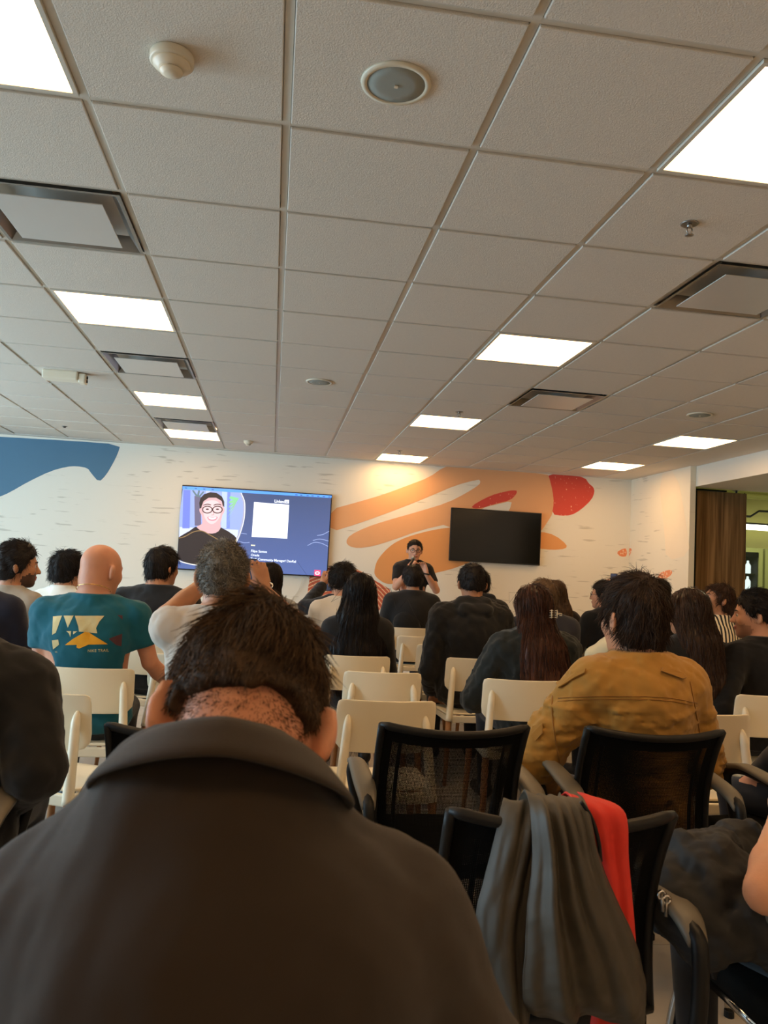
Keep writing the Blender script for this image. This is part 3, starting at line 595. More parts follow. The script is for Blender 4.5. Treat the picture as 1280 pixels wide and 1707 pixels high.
# ---------------------------------------------------------------- black mesh office chairs
def make_mesh_chair():
    r = tag(empty('mesh_chair', (0, 0, 0)), 'black mesh chair', 'chair', 'black mesh office chairs')
    W, Z0, Z1 = .47, .47, .885
    def bk(u, v):           # back surface: u -1..1, v 0..1
        hw = W / 2 * (.97 + .03 * v); z = Z0 + (Z1 - Z0) * v - .020 * (1 - u * u) * v
        return Vector((u * hw, .045 * u * u - .07 * v ** 2 + .03 * math.sin(v * PI) , z))
    bm = bmesh.new(); nx, nz = 25, 15
    g = [[bm.verts.new(bk(-.96 + 1.92 * i / (nx - 1), .03 + .95 * j / (nz - 1))) for i in range(nx)] for j in range(nz)]
    for j in range(nz - 1):
        for i in range(nx - 1): bm.faces.new((g[j][i], g[j][i + 1], g[j + 1][i + 1], g[j + 1][i]))
    obj('back_mesh', bm, M['mesh'], r, True)
    bm = bmesh.new(); g = [[bm.verts.new(bk(-.94 + 1.88 * i / (nx - 1), .03 + .93 * j / (nz - 1)) + Vector((0, .012, 0))) for i in range(nx)] for j in range(nz)]
    for j in range(nz - 1):
        for i in range(nx - 1): bm.faces.new((g[j][i], g[j][i + 1], g[j + 1][i + 1], g[j + 1][i]))
    obj('back_mesh', bm, M['mesh'], r, True)
    bm = bmesh.new()      # solid woven border of the mesh
    for u0, u1, v0, v1 in ((-.97, -.83, .02, .99), (.83, .97, .02, .99), (-.84, .84, .885, .99)):
        nu, nv = (3, 12) if v1 - v0 > .5 else (17, 3)
        g = [[bm.verts.new(bk(u0 + (u1 - u0) * i / (nu - 1), v0 + (v1 - v0) * j / (nv - 1)) + Vector((0, .006, 0))) for i in range(nu)] for j in range(nv)]
        for j in range(nv - 1):
            for i in range(nu - 1): bm.faces.new((g[j][i], g[j][i + 1], g[j + 1][i + 1], g[j + 1][i]))
    soft_border = obj('back_border', bm, M['seatcloth'], r, True); sm_ = soft_border.modifiers.new('thickness', 'SOLIDIFY'); sm_.thickness = .006; sm_.offset = 0
    obj('top_rail', tube(bmesh.new(), [bk(-1 + 2 * i / 20, 1) for i in range(21)], [.008] + [.0125] * 19 + [.008], 12), M['black'], r, True)
    bm = bmesh.new()
    for s in (-1, 1): tube(bm, [bk(s * .985, 1 - j / 10) for j in range(11)], .012, 10)
    tube(bm, [bk(-1 + 2 * i / 16, 0) for i in range(17)], .013, 10)
    for s in (-.72, .72): tube(bm, [bk(s, j / 8) + Vector((0, .014, 0)) for j in range(9)], .006, 8)
    obj('back_frame', bm, M['black'], r, True)
    bm = bmesh.new(); box(bm, (-.235, .05, .405), (.235, .50, .465), .024); obj('seat', bm, M['seatcloth'], r, True)
    obj('seat_pan', boxm((-.2, .08, .38), (.2, .46, .408), .006), M['black'], r)
    for s in (-1, 1):
        x = s * .268
        prof = bez([(x - s * .06, -.03, .415), (x - s * .012, -.05, .43), (x, -.075, .50), (x, -.08, .635), (x, -.04, .668), (x, .06, .688), (x, .20, .705), (x, .28, .69), (x, .305, .65), (x - s * .02, .30, .56), (x - s * .045, .29, .43)], 5)
        n = len(prof)
        obj('arm', tube(bmesh.new(), [tuple(p) for p in prof], .017, 10), M['black'], r, True)
        pad = bez([(x, -.072, .655), (x, -.03, .686), (x, .06, .705), (x, .20, .722), (x, .285, .708)], 5); bm = bmesh.new(); rows = []
        for q, p in enumerate(pad):
            hw = .020 + .012 * math.sin(PI * min(1, q / (len(pad) - 1) * 1.1)); rows.append([bm.verts.new((p[0] + dx * hw, p[1], p[2] + dz)) for dx, dz in ((-1, -.012), (-1, 0), (-.6, .006), (.6, .006), (1, 0), (1, -.012))])
        for a, b in zip(rows, rows[1:]):
            for k in range(6): bm.faces.new((a[k], a[(k + 1) % 6], b[(k + 1) % 6], b[k]))
        bm.faces.new(rows[0][::-1]); bm.faces.new(rows[-1]); bmesh.ops.recalc_face_normals(bm, faces=bm.faces[:])
        obj('arm_pad', bm, M['arm'], r, True)
        bm = tube(bmesh.new(), [tuple(p) for p in bez([(s * .21, .02, .395), (s * .235, .015, .37), (s * .252, -.01, .25), (s * .262, -.045, .012)], 6)], .0125, 12)
        tube(bm, [tuple(p) for p in bez([(s * .21, .40, .395), (s * .235, .42, .375), (s * .252, .45, .25), (s * .262, .48, .012)], 6)], .0125, 12)
        tube(bm, [(s * .213, .02, .394), (s * .213, .40, .394)], .0125, 12)
        obj('leg_frame', bm, M['chrome'], r, True)
        for y in (-.045, .48): obj('foot_cap', tube(bmesh.new(), [(s * .262, y, .02), (s * .262, y, 0)], .016, 10), M['black'], r)
    return r
MCH = [(.592, 2.445, 2, 'empty black mesh chair in the middle, see-through back'),
       (1.262, 2.465, 0, 'black mesh chair under the man in the tan jacket'),
       (.612, 1.58, -1, 'black mesh chair with a grey jacket hung over its back'),
       (1.335, 1.52, 0, 'black mesh chair at the lower right with chrome leg showing'),
       (-.19, 2.32, -2, 'black mesh chair whose corner shows left of the foreground man\'s collar'),
       (-.93, 2.22, 0, 'black mesh chair at the left edge under the person in black suit'),
       (2.02, 2.5, 8, 'black mesh chair at the right edge under the jeans leg'),
       (-.035, .56, 0, 'black mesh chair under the foreground man in the dark coat')]
mc0 = make_mesh_chair()
for k, (x, y, a, lb) in enumerate(MCH):
    c = mc0 if k == 0 else copy_tree(mc0)
    c.location = (x, y, 0); c.rotation_euler = (0, 0, math.radians(a)); c['label'] = lb

# ---------------------------------------------------------------- sculpting engine: distance fields meshed with surface nets
def _n(v): v = np.asarray(v, float); return v / (np.linalg.norm(v) + 1e-12)
class Field:
    def __init__(s, lo, hi, h):
        s.lo = np.array(lo, float); s.h = h; n = np.ceil((np.array(hi) - s.lo) / h).astype(int) + 1
        s.n = n; s.F = np.full(n, 0.12, np.float32); s.Mt = np.zeros(n, np.uint8)
        s.ax = [(s.lo[k] + h * np.arange(n[k])).astype(np.float32) for k in range(3)]
    def _sl(s, lo, hi):
        a = np.clip(np.floor((np.array(lo) - s.lo) / s.h).astype(int), 0, s.n); b = np.clip(np.ceil((np.array(hi) - s.lo) / s.h).astype(int) + 1, 0, s.n)
        return tuple(slice(int(p), int(q)) for p, q in zip(a, b))
    def _grid(s, sl):
        return s.ax[0][sl[0]][:, None, None], s.ax[1][sl[1]][None, :, None], s.ax[2][sl[2]][None, None, :]
    def apply(s, fn, lo, hi, k=0.02, op='+', m=None):
        g = k + 3 * s.h; sl = s._sl(np.array(lo) - g, np.array(hi) + g)
        if any(q.stop <= q.start for q in sl): return
        d = fn(*s._grid(sl)); A = s.F[sl]
        if op == '+':
            if m is not None:
                w = d < A; s.Mt[sl][w] = m
            hh = np.maximum(k - np.abs(A - d), 0) / max(k, 1e-6); s.F[sl] = np.minimum(A, d) - hh * hh * k * .25
        elif op == '-':
            d = -d; hh = np.maximum(k - np.abs(A - d), 0) / max(k, 1e-6); s.F[sl] = np.maximum(A, d) + hh * hh * k * .25
        elif op == '&':
            s.F[sl] = np.maximum(A, d)
    def cap(s, a, b, ra, rb=None, k=.02, op='+', m=None, sq=None, u=None):
        """tapered capsule, optionally squashed to sq of its width along axis u"""
        rb = ra if rb is None else rb; a = np.array(a, float); b = np.array(b, float); ba = b - a; L2 = max(float(ba @ ba), 1e-9); r = max(ra, rb)
        def fn(X, Y, Z):
            px, py, pz = X - a[0], Y - a[1], Z - a[2]
            t = np.clip((px * ba[0] + py * ba[1] + pz * ba[2]) / L2, 0, 1)
            qx, qy, qz = px - ba[0] * t, py - ba[1] * t, pz - ba[2] * t
            if sq:
                e = (qx * u[0] + qy * u[1] + qz * u[2]) * (1 / sq - 1); qx = qx + e * u[0]; qy = qy + e * u[1]; qz = qz + e * u[2]
            return np.sqrt(qx * qx + qy * qy + qz * qz) - (ra + (rb - ra) * t)
        s.apply(fn, np.minimum(a, b) - r, np.maximum(a, b) + r, k, op, m)
    def ell(s, c, r, R=None, k=.02, op='+', m=None):
        c = np.array(c, float); r = np.array(r, float); R = np.eye(3) if R is None else np.asarray(R)
        def fn(X, Y, Z):
            px, py, pz = X - c[0], Y - c[1], Z - c[2]
            l = [(px * R[0, i] + py * R[1, i] + pz * R[2, i]) / r[i] for i in range(3)]
            k0 = np.sqrt(l[0] ** 2 + l[1] ** 2 + l[2] ** 2); k1 = np.sqrt((l[0] / r[0]) ** 2 + (l[1] / r[1]) ** 2 + (l[2] / r[2]) ** 2)
            return k0 * (k0 - 1) / np.maximum(k1, 1e-6)
        ex = np.sqrt((R ** 2) @ (r ** 2)); s.apply(fn, c - ex, c + ex, k, op, m)
    def everywhere(s, fn):
        sl = tuple(slice(0, int(k)) for k in s.n); s.F = fn(s.F, *s._grid(sl)).astype(np.float32)
    def sample(s, P):
        q = (P - s.lo) / s.h; q = np.clip(q, 0, s.n - 1.001); i = q.astype(int); f = q - i; out = 0
        for dx in (0, 1):
            for dy in (0, 1):
                for dz in (0, 1):
                    w = (f[:, 0] if dx else 1 - f[:, 0]) * (f[:, 1] if dy else 1 - f[:, 1]) * (f[:, 2] if dz else 1 - f[:, 2])
                    out = out + w * s.F[i[:, 0] + dx, i[:, 1] + dy, i[:, 2] + dz]
        return out
    def grad(s, P):
        e = s.h; g = np.stack([s.sample(P + np.eye(3)[k] * e) - s.sample(P - np.eye(3)[k] * e) for k in range(3)], 1)
        return g / (np.linalg.norm(g, axis=1, keepdims=True) + 1e-9)
    def nets(s):
        F = s.F.copy()
        F[0] = F[-1] = .1; F[:, 0] = F[:, -1] = .1; F[:, :, 0] = F[:, :, -1] = .1
        S = F < 0; nx, ny, nz = F.shape
        def cn(A, d): return A[d[0]:nx - 1 + d[0], d[1]:ny - 1 + d[1], d[2]:nz - 1 + d[2]]
        D = [(i, j, k) for i in (0, 1) for j in (0, 1) for k in (0, 1)]
        c = np.zeros((nx - 1, ny - 1, nz - 1), np.uint8)
        for d in D: c += cn(S, d)
        ids = np.argwhere((c > 0) & (c < 8))
        idx = np.full(c.shape, -1, np.int32); idx[ids[:, 0], ids[:, 1], ids[:, 2]] = np.arange(len(ids))
        val = {d: F[ids[:, 0] + d[0], ids[:, 1] + d[1], ids[:, 2] + d[2]] for d in D}
        acc = np.zeros((len(ids), 3)); cnt = np.zeros(len(ids))
        for d in D:
            for ax in range(3):
                if d[ax]: continue
                e = list(d); e[ax] = 1; e = tuple(e); a, b = val[d], val[e]; x = (a < 0) != (b < 0)
                t = np.where(x, a / np.where(x, a - b, 1), 0); p = np.array(d, float)[None] + np.zeros((len(ids), 3)); p[:, ax] += t
                acc += p * x[:, None]; cnt += x
        V = s.lo + s.h * (ids + acc / cnt[:, None]); Q = []
        for ax in range(3):
            a1, a2 = (ax + 1) % 3, (ax + 2) % 3
            sl0 = [slice(1, None)] * 3; sl1 = [slice(1, None)] * 3; sl0[ax] = slice(0, -1); sl1[ax] = slice(1, None)
            A, B = S[tuple(sl0)], S[tuple(sl1)]; e = np.argwhere(A != B)
            if not len(e): continue
            base = e + 1; base[:, ax] -= 1; o1 = np.zeros(3, int); o1[a1] = 1; o2 = np.zeros(3, int); o2[a2] = 1
            ok = np.all(base < np.array(c.shape), axis=1); e, base = e[ok], base[ok]
            f = lambda P: idx[P[:, 0], P[:, 1], P[:, 2]]
            q = np.stack([f(base - o1 - o2), f(base - o2), f(base), f(base - o1)], 1); inside = A[e[:, 0], e[:, 1], e[:, 2]]
            q[~inside] = q[~inside][:, ::-1]; Q.append(q)
        Q = np.concatenate(Q); return V, Q[np.all(Q >= 0, axis=1)]
def np_mesh(name, V, Q, mats, parent=None, mi=None, tint=None, smooth=True):
    me = bpy.data.meshes.new(name); k = Q.shape[1]
    me.vertices.add(len(V)); me.vertices.foreach_set('co', np.ascontiguousarray(V, np.float32).ravel())
    me.loops.add(Q.size); me.loops.foreach_set('vertex_index', np.ascontiguousarray(Q, np.int32).ravel())
    me.polygons.add(len(Q)); me.polygons.foreach_set('loop_start', np.arange(0, Q.size, k, dtype=np.int32))
    if smooth: me.polygons.foreach_set('use_smooth', np.ones(len(Q), bool))
    if mi is not None: me.polygons.foreach_set('material_index', np.ascontiguousarray(mi, np.int32))
    if tint is not None:
        at_ = me.attributes.new('tint', 'FLOAT', 'POINT'); at_.data.foreach_set('value', np.ascontiguousarray(tint, np.float32))
    me.update(calc_edges=True); me.validate()
    return link_mesh(name, me, mats, parent)
def drop_loose(V, Q):
    """largest connected shells only (drops stray crumbs)"""
    par = np.arange(len(V))
    E1 = np.concatenate([Q[:, [0, 1]], Q[:, [1, 2]], Q[:, [2, 3]]])
    for _ in range(400):
        a = par[E1[:, 0]]; b = par[E1[:, 1]]; mn = np.minimum(a, b)
        if np.all(a == b): break
        np.minimum.at(par, E1[:, 0], mn); np.minimum.at(par, E1[:, 1], mn); par = par[par]
    lab, cnts = np.unique(par, return_counts=True); keep = set(lab[cnts > max(60, .03 * len(V))])
    kv = np.isin(par, list(keep)); mp = np.cumsum(kv) - 1; Q = Q[kv[Q[:, 0]]]
    return V[kv], mp[Q]
def waves(P, sc, seed=0, n=4):
    """smooth pseudo-noise, about -1..1"""
    r = np.random.default_rng(seed); out = 0
    for k in range(n):
        w = r.normal(size=3); w /= np.linalg.norm(w); w2 = r.normal(size=3)
        f = sc * (1 + .6 * k)
        ph = P[0] * w[0] * f + P[1] * w[1] * f + P[2] * w[2] * f
        out = out + np.sin(ph + 1.6 * np.sin((P[0] * w2[0] + P[1] * w2[1] + P[2] * w2[2]) * f * .6) + r.uniform(0, 6)) / (1 + .5 * k)
    return out / 2.0
def euler(yaw=0, pitch=0, roll=0):
    """turn left by yaw, nod down by pitch, lean right by roll (degrees)"""
    y, p, r = [math.radians(v) for v in (yaw, -pitch, roll)]
    Rz = np.array([[math.cos(y), -math.sin(y), 0], [math.sin(y), math.cos(y), 0], [0, 0, 1]]); Rx = np.array([[1, 0, 0], [0, math.cos(p), -math.sin(p)], [0, math.sin(p), math.cos(p)]])
    Ry = np.array([[math.cos(r), 0, math.sin(r)], [0, 1, 0], [-math.sin(r), 0, math.cos(r)]])
    return Rz @ Rx @ Ry

# ---------------------------------------------------------------- cloth, skin and hair materials
_cm = {}
def cloth(rgb, rough=.85, weave=900, bump=.25, var=.1):
    k = (rgb, rough, weave, bump)
    if k not in _cm: _cm[k] = mat('cloth', rgb, rough, var, 9, bump, weave, spec=.25, sheen=.15)
    return _cm[k]
def skin(rgb):
    k = ('skin', rgb)
    if k not in _cm:
        m = mat('skin', rgb, .5, .09, 26, .12, 320, spec=.4); b = m.node_tree.nodes['Principled BSDF']
        b.inputs['Subsurface Weight'].default_value = .12; b.inputs['Subsurface Radius'].default_value = (.012, .004, .002); _cm[k] = m
    return _cm[k]
def hair_mat(rgb, rgb2, rough=.55):
    k = ('hair', rgb, rgb2, rough)
    if k not in _cm:
        m, n, l, b = new_mat('hair'); a = n.new('ShaderNodeAttribute'); a.attribute_name = 'tint'
        mx = n.new('ShaderNodeMixRGB'); mx.inputs['Color1'].default_value = (*lin(rgb), 1); mx.inputs['Color2'].default_value = (*lin(rgb2), 1)
        l.new(a.outputs['Fac'], mx.inputs['Fac']); l.new(mx.outputs[0], b.inputs['Base Color']); b.inputs['Roughness'].default_value = rough; b.inputs['Specular IOR Level'].default_value = .16
        _cm[k] = m
    return _cm[k]
M['lip'] = mat('lips', (150, 84, 72), .45); M['eyewhite'] = mat('eye_white', (180, 170, 160), .3); M['iris'] = mat('iris', (38, 26, 18), .15); M['shoe'] = mat('shoe', (28, 26, 26), .5); M['brow'] = mat('eyebrow_hair', (34, 25, 20), .7)

def hand(f, W, d, nrm, side, s=1.0, curl=.5, spread=.012, m=0):
    """palm and five fingers from wrist W along d; nrm = back of the hand; side = +1 thumb towards d x nrm"""
    W = np.array(W, float); d = _n(d); nrm = _n(np.array(nrm) - d * (np.array(nrm) @ d)); t = np.cross(d, nrm) * side
    f.cap(W, W + d * .03 * s, .026 * s, .03 * s, .012, m=m, sq=.75, u=nrm)
    f.cap(W + d * .035 * s - t * .016 * s, W + d * .085 * s - t * .022 * s, .02 * s, .018 * s, .014, m=m, sq=.75, u=nrm); f.cap(W + d * .035 * s + t * .014 * s, W + d * .088 * s + t * .022 * s, .022 * s, .018 * s, .014, m=m, sq=.75, u=nrm)
    for q, (o, L) in enumerate(((.031, .07), (.011, .08), (-.010, .074), (-.030, .058))):
        p = W + (d * .092 + t * o) * s; c = curl * (1 + .12 * q); dd = _n(d + t * o * spread * 40)
        for seg, fr in enumerate((.46, .31, .25)):
            a = c * (seg * .9 + .35); v = _n(dd * math.cos(a) - nrm * math.sin(a)); e = p + v * L * fr * s
            f.cap(p, e, (.0092 - .0009 * seg) * s, (.0086 - .0011 * seg) * s, .004, m=m); p = e
    p = W + (d * .028 + t * .026 - nrm * .006) * s
    for seg, (L, a) in enumerate(((.038, .75), (.03, .45), (.024, .25))):
        v = _n(d * math.cos(a) + t * math.sin(a) - nrm * .35); e = p + v * L * s; f.cap(p, e, (.0125 - .0018 * seg) * s, (.0112 - .0018 * seg) * s, .006, m=m); p = e

def head_field(f, H, R, s, fine=False, jaw=1.0, beard=False, ear=1.0):
    def P(x, y, z): return H + R @ (np.array([x, y, z]) * s)
    def E(c, r, k=.02, op='+', m=None, Q=None): f.ell(P(*c), np.array(r) * s, R if Q is None else R @ Q, k * s, op, m)
    E((0, -.012, .035), (.0745, .096, .088), .02, m=0); E((0, .02, .012), (.068, .07, .085), .03, m=0)
    E((0, .036, -.048), (.056 * jaw, .056, .066), .03, m=5 if beard else 0); E((0, .072, -.092), (.022, .018, .017), .03, m=5 if beard else 0)
    E((0, -.03, -.03), (.06, .066, .06), .03, m=0)
    E((0, .082, .026), (.046, .014, .011), .016, m=0)
    for q in (-1, 1): E((q * .042, .058, -.018), (.022, .026, .024), .02, m=0)
    if f.h < .018:
        for q in (-1, 1): E((q * .031, .098, .008), (.016, .012, .011), .012, '-')
    f.cap(P(0, .092, .012), P(0, .113, -.026), .008 * s, .0115 * s, .012 * s, m=0)
    for q in (-1, 1): f.cap(P(q * .009, .103, -.029), P(q * .011, .098, -.03), .007 * s, .006 * s, .006 * s, m=0)
    E((0, .094, -.054), (.023, .009, .0065), .006, m=3); E((0, .092, -.065), (.02, .010, .007), .006, m=3)
    for q in (-1, 1):
        a = math.radians(34 * q); Q = np.array([[math.cos(a), -math.sin(a), 0], [math.sin(a), math.cos(a), 0], [0, 0, 1]])
        E((q * (.084 + .024 * (ear - 1)), -.018, -.002), ((.0105 if f.h < .011 else .013) * ear, .0205 * ear, .033 * ear), .008, m=0, Q=Q)
        if f.h < .009:
            E((q * (.093 + .03 * (ear - 1)), -.011, .001), (.007, .0115 * ear, .021 * ear), .005, '-', Q=Q); E((q * .083, -.004, -.024), (.009, .009, .012), .006, m=0)
    return P

# hairline height as a function of the head's front-back coordinate
def hairline(kind):
    y = [-.14, -.085, -.05, -.035, -.012, .012, .03, .055, .085, .13]
    z = {'short': [-.064, -.064, -.05, -.030, .034, -.020, .012, .05, .074, .08],
         'fade': [-.035, -.035, -.02, -.01, .036, .0, .02, .05, .074, .08],
         'bowed': [-.004, -.004, -.006, -.016, .032, -.020, .012, .05, .074, .08],
         'nape': [-.115, -.115, -.09, -.035, .032, -.020, .012, .05, .074, .08],
         'mid': [-.115, -.115, -.10, -.08, -.03, -.03, .0, .045, .072, .08],
         'long': [-.2, -.2, -.2, -.2, -.1, -.05, .0, .045, .07, .08]}[kind]
    return y, z

class Hair:
    def __init__(s, H, R, sc, kind='short', thick=.018, top=.0, lump=.004, freq=55, h=.007, seed=1, long=None, bun=None, width=1.0, puff=None):
        s.H, s.R, s.sc = H, R, sc
        lo = H - .2 * sc; hi = H + .2 * sc
        if long: lo = np.minimum(lo, np.min([np.array(p) - r - .04 for p, r in long], axis=0)); hi = np.maximum(hi, np.max([np.array(p) + r + .04 for p, r in long], axis=0))
        f = s.f = Field(lo, hi, h)
        def P(x, y, z): return H + R @ (np.array([x, y, z]) * sc)
        t = thick
        f.ell(P(0, -.012 - t * .15, .036 + top * .5), np.array([.0745 + t * width, .096 + t * .8, .088 + t + top * .5]) * sc, R, .01); f.ell(P(0, .004, .02), np.array([.071 + t * .7, .083, .09 + t * .4]) * sc, R, .02)
        f.ell(P(0, -.038, -.03), np.array([.062 + t * .8, .062 + t * .75, .07]) * sc, R, .03)
        if puff:
            for c, r in puff: f.ell(P(*c), np.array([r] * 3) * sc, R, .02)
        def lumpf(F, X, Y, Z): return F + lump * waves((X, Y, Z), freq, seed)
        f.everywhere(lumpf)
        ys, zs = hairline(kind)
        def cut(F, X, Y, Z):
            x, y, z = X - H[0], Y - H[1], Z - H[2]
            ly = (x * R[0, 1] + y * R[1, 1] + z * R[2, 1]) / sc; lz = (x * R[0, 2] + y * R[1, 2] + z * R[2, 2]) / sc
            g = (np.interp(ly, ys, zs) - lz + .007 * waves((X, Y, Z), 75, seed + 5)) * .75 * sc
            hh = np.maximum(.008 - np.abs(F - g), 0) / .008
            return np.maximum(F, g) + hh * hh * .002
        f.everywhere(cut)
        if long:
            pts = [(np.array(p, float), r) for p, r in long]
            for (a, ra), (b, rb) in zip(pts, pts[1:]): f.cap(a, b, ra, rb, .03, sq=.5, u=s.flat if hasattr(s, 'flat') else (0, 1, 0))
            f.everywhere(lambda F, X, Y, Z: F + .0035 * np.sin(X * 190 + 3 * np.sin(Z * 9)) * (Z < H[2] - .02))
        if bun: f.ell(P(*bun[0]), np.array([bun[1]] * 3) * sc, R, .015); 
        s.V, s.Q = drop_loose(*f.nets())
    def build(s, parent, m, N=1500, K=3, L=(.02, .035), w=.0014, lift=.22, curl=.38, grav=.25, whorl=(0.0, -.06, .12), base=.35, seed=3, cling=False, clump=40, out=.003, jit=1.3, sweep=(0, 0, 0), tapertint=0, sides=1.0, nocap=False, name='hair'):
        r = np.random.default_rng(seed); V, Q = s.V, s.Q
        C = V[Q].mean(1); nrm = np.cross(V[Q[:, 2]] - V[Q[:, 0]], V[Q[:, 3]] - V[Q[:, 1]]); area = np.linalg.norm(nrm, axis=1); nrm /= area[:, None] + 1e-12
        up = nrm @ s.R[:, 2]; wgt = area * (up > -.55)
        if cling: wgt = wgt * np.where(C[:, 2] > s.H[2] - .12, 1.0, .55)
        i = r.choice(len(Q), N, p=wgt / wgt.sum()); p = C[i] + r.normal(size=(N, 3)) * s.f.h * .5; n = nrm[i]
        wh = s.H + s.R @ (np.array(whorl) * s.sc)
        fl = p - wh; fl += s.R @ np.array(sweep) * .2; fl -= n * np.sum(fl * n, 1, keepdims=True); fl /= np.linalg.norm(fl, axis=1, keepdims=True) + 1e-9
        # clumps: neighbours share a bend direction
        cc = np.stack([waves((p[:, 0], p[:, 1], p[:, 2]), clump, 50 + k) for k in range(3)], 1)
        d = fl * (1 - lift) + n * lift + cc * curl * .5 + r.normal(size=(N, 3)) * .14 * jit
        d /= np.linalg.norm(d, axis=1, keepdims=True); lz = (p - s.H) @ s.R[:, 2] / s.sc; Ls = (r.uniform(L[0], L[1], N) * np.clip((lz - .01) / .07, sides, 1))[:, None]; ds = Ls / (K - 1); pts = [p - n * .002]; off = r.uniform(0, out, N)
        q = p.copy(); spin = r.uniform(0, 6, N)
        for k in range(1, K):
            q = q + d * ds; pts.append(q.copy())
            d = d + np.array([0, 0, -1.0]) * grav + cc * curl * .25 + r.normal(size=(N, 3)) * curl * .28
            if cling:
                F = s.f.sample(q); g = s.f.grad(q); q = q + g * (off - F)[:, None] * .8; pts[-1] = q.copy(); d = d - g * np.sum(d * g, 1, keepdims=True)
            else:
                F = s.f.sample(q); g = s.f.grad(q); q = q + g * np.maximum(.0008 - F, 0)[:, None]; pts[-1] = q.copy()
            d /= np.linalg.norm(d, axis=1, keepdims=True) + 1e-9
        Pn = np.stack(pts, 1)                                   # N,K,3
        T = np.gradient(Pn, axis=1); T /= np.linalg.norm(T, axis=2, keepdims=True) + 1e-9
        S = np.cross(T, np.array([.31, .22, .93])); S /= np.linalg.norm(S, axis=2, keepdims=True) + 1e-9; U = np.cross(T, S)
        rad = w * np.linspace(1, .12, K) ** .6; rad = rad[None, :, None]
        ring = np.stack([Pn + (S * math.cos(a) + U * math.sin(a)) * rad for a in (0, 2.094, 4.189)], 2)   # N,K,3,3
        SV = ring.reshape(-1, 3); b0 = (np.arange(N)[:, None, None] * K + np.arange(K - 1)[None, :, None]) * 3; j = np.arange(3)[None, None, :]; j2 = (j + 1) % 3
        SQ = np.stack([b0 + j, b0 + j2, b0 + 3 + j2, b0 + 3 + j], -1).reshape(-1, 4)
        tv_ = np.clip(r.normal(.5, .28, N), 0, 1); tt = np.repeat(tv_, K * 3)
        if tapertint: tt = np.clip(tt + tapertint * np.tile(np.repeat(np.linspace(-.5, .5, K), 3), N), 0, 1)
        bt = np.clip(base + .25 * waves((V[:, 0], V[:, 1], V[:, 2]), 90, 9), 0, 1)
        if tapertint: bt = np.clip(bt + tapertint * np.clip((s.H[2] - V[:, 2]) * 1.6, -.3, .6), 0, 1)
        AV = np.concatenate([V, SV]); AQ = np.concatenate([Q, SQ + len(V)])
        if nocap: return np_mesh(name, SV, SQ, m, parent, None, tt)
        return np_mesh('hair', AV, AQ, m, parent, None, np.concatenate([bt, tt]))

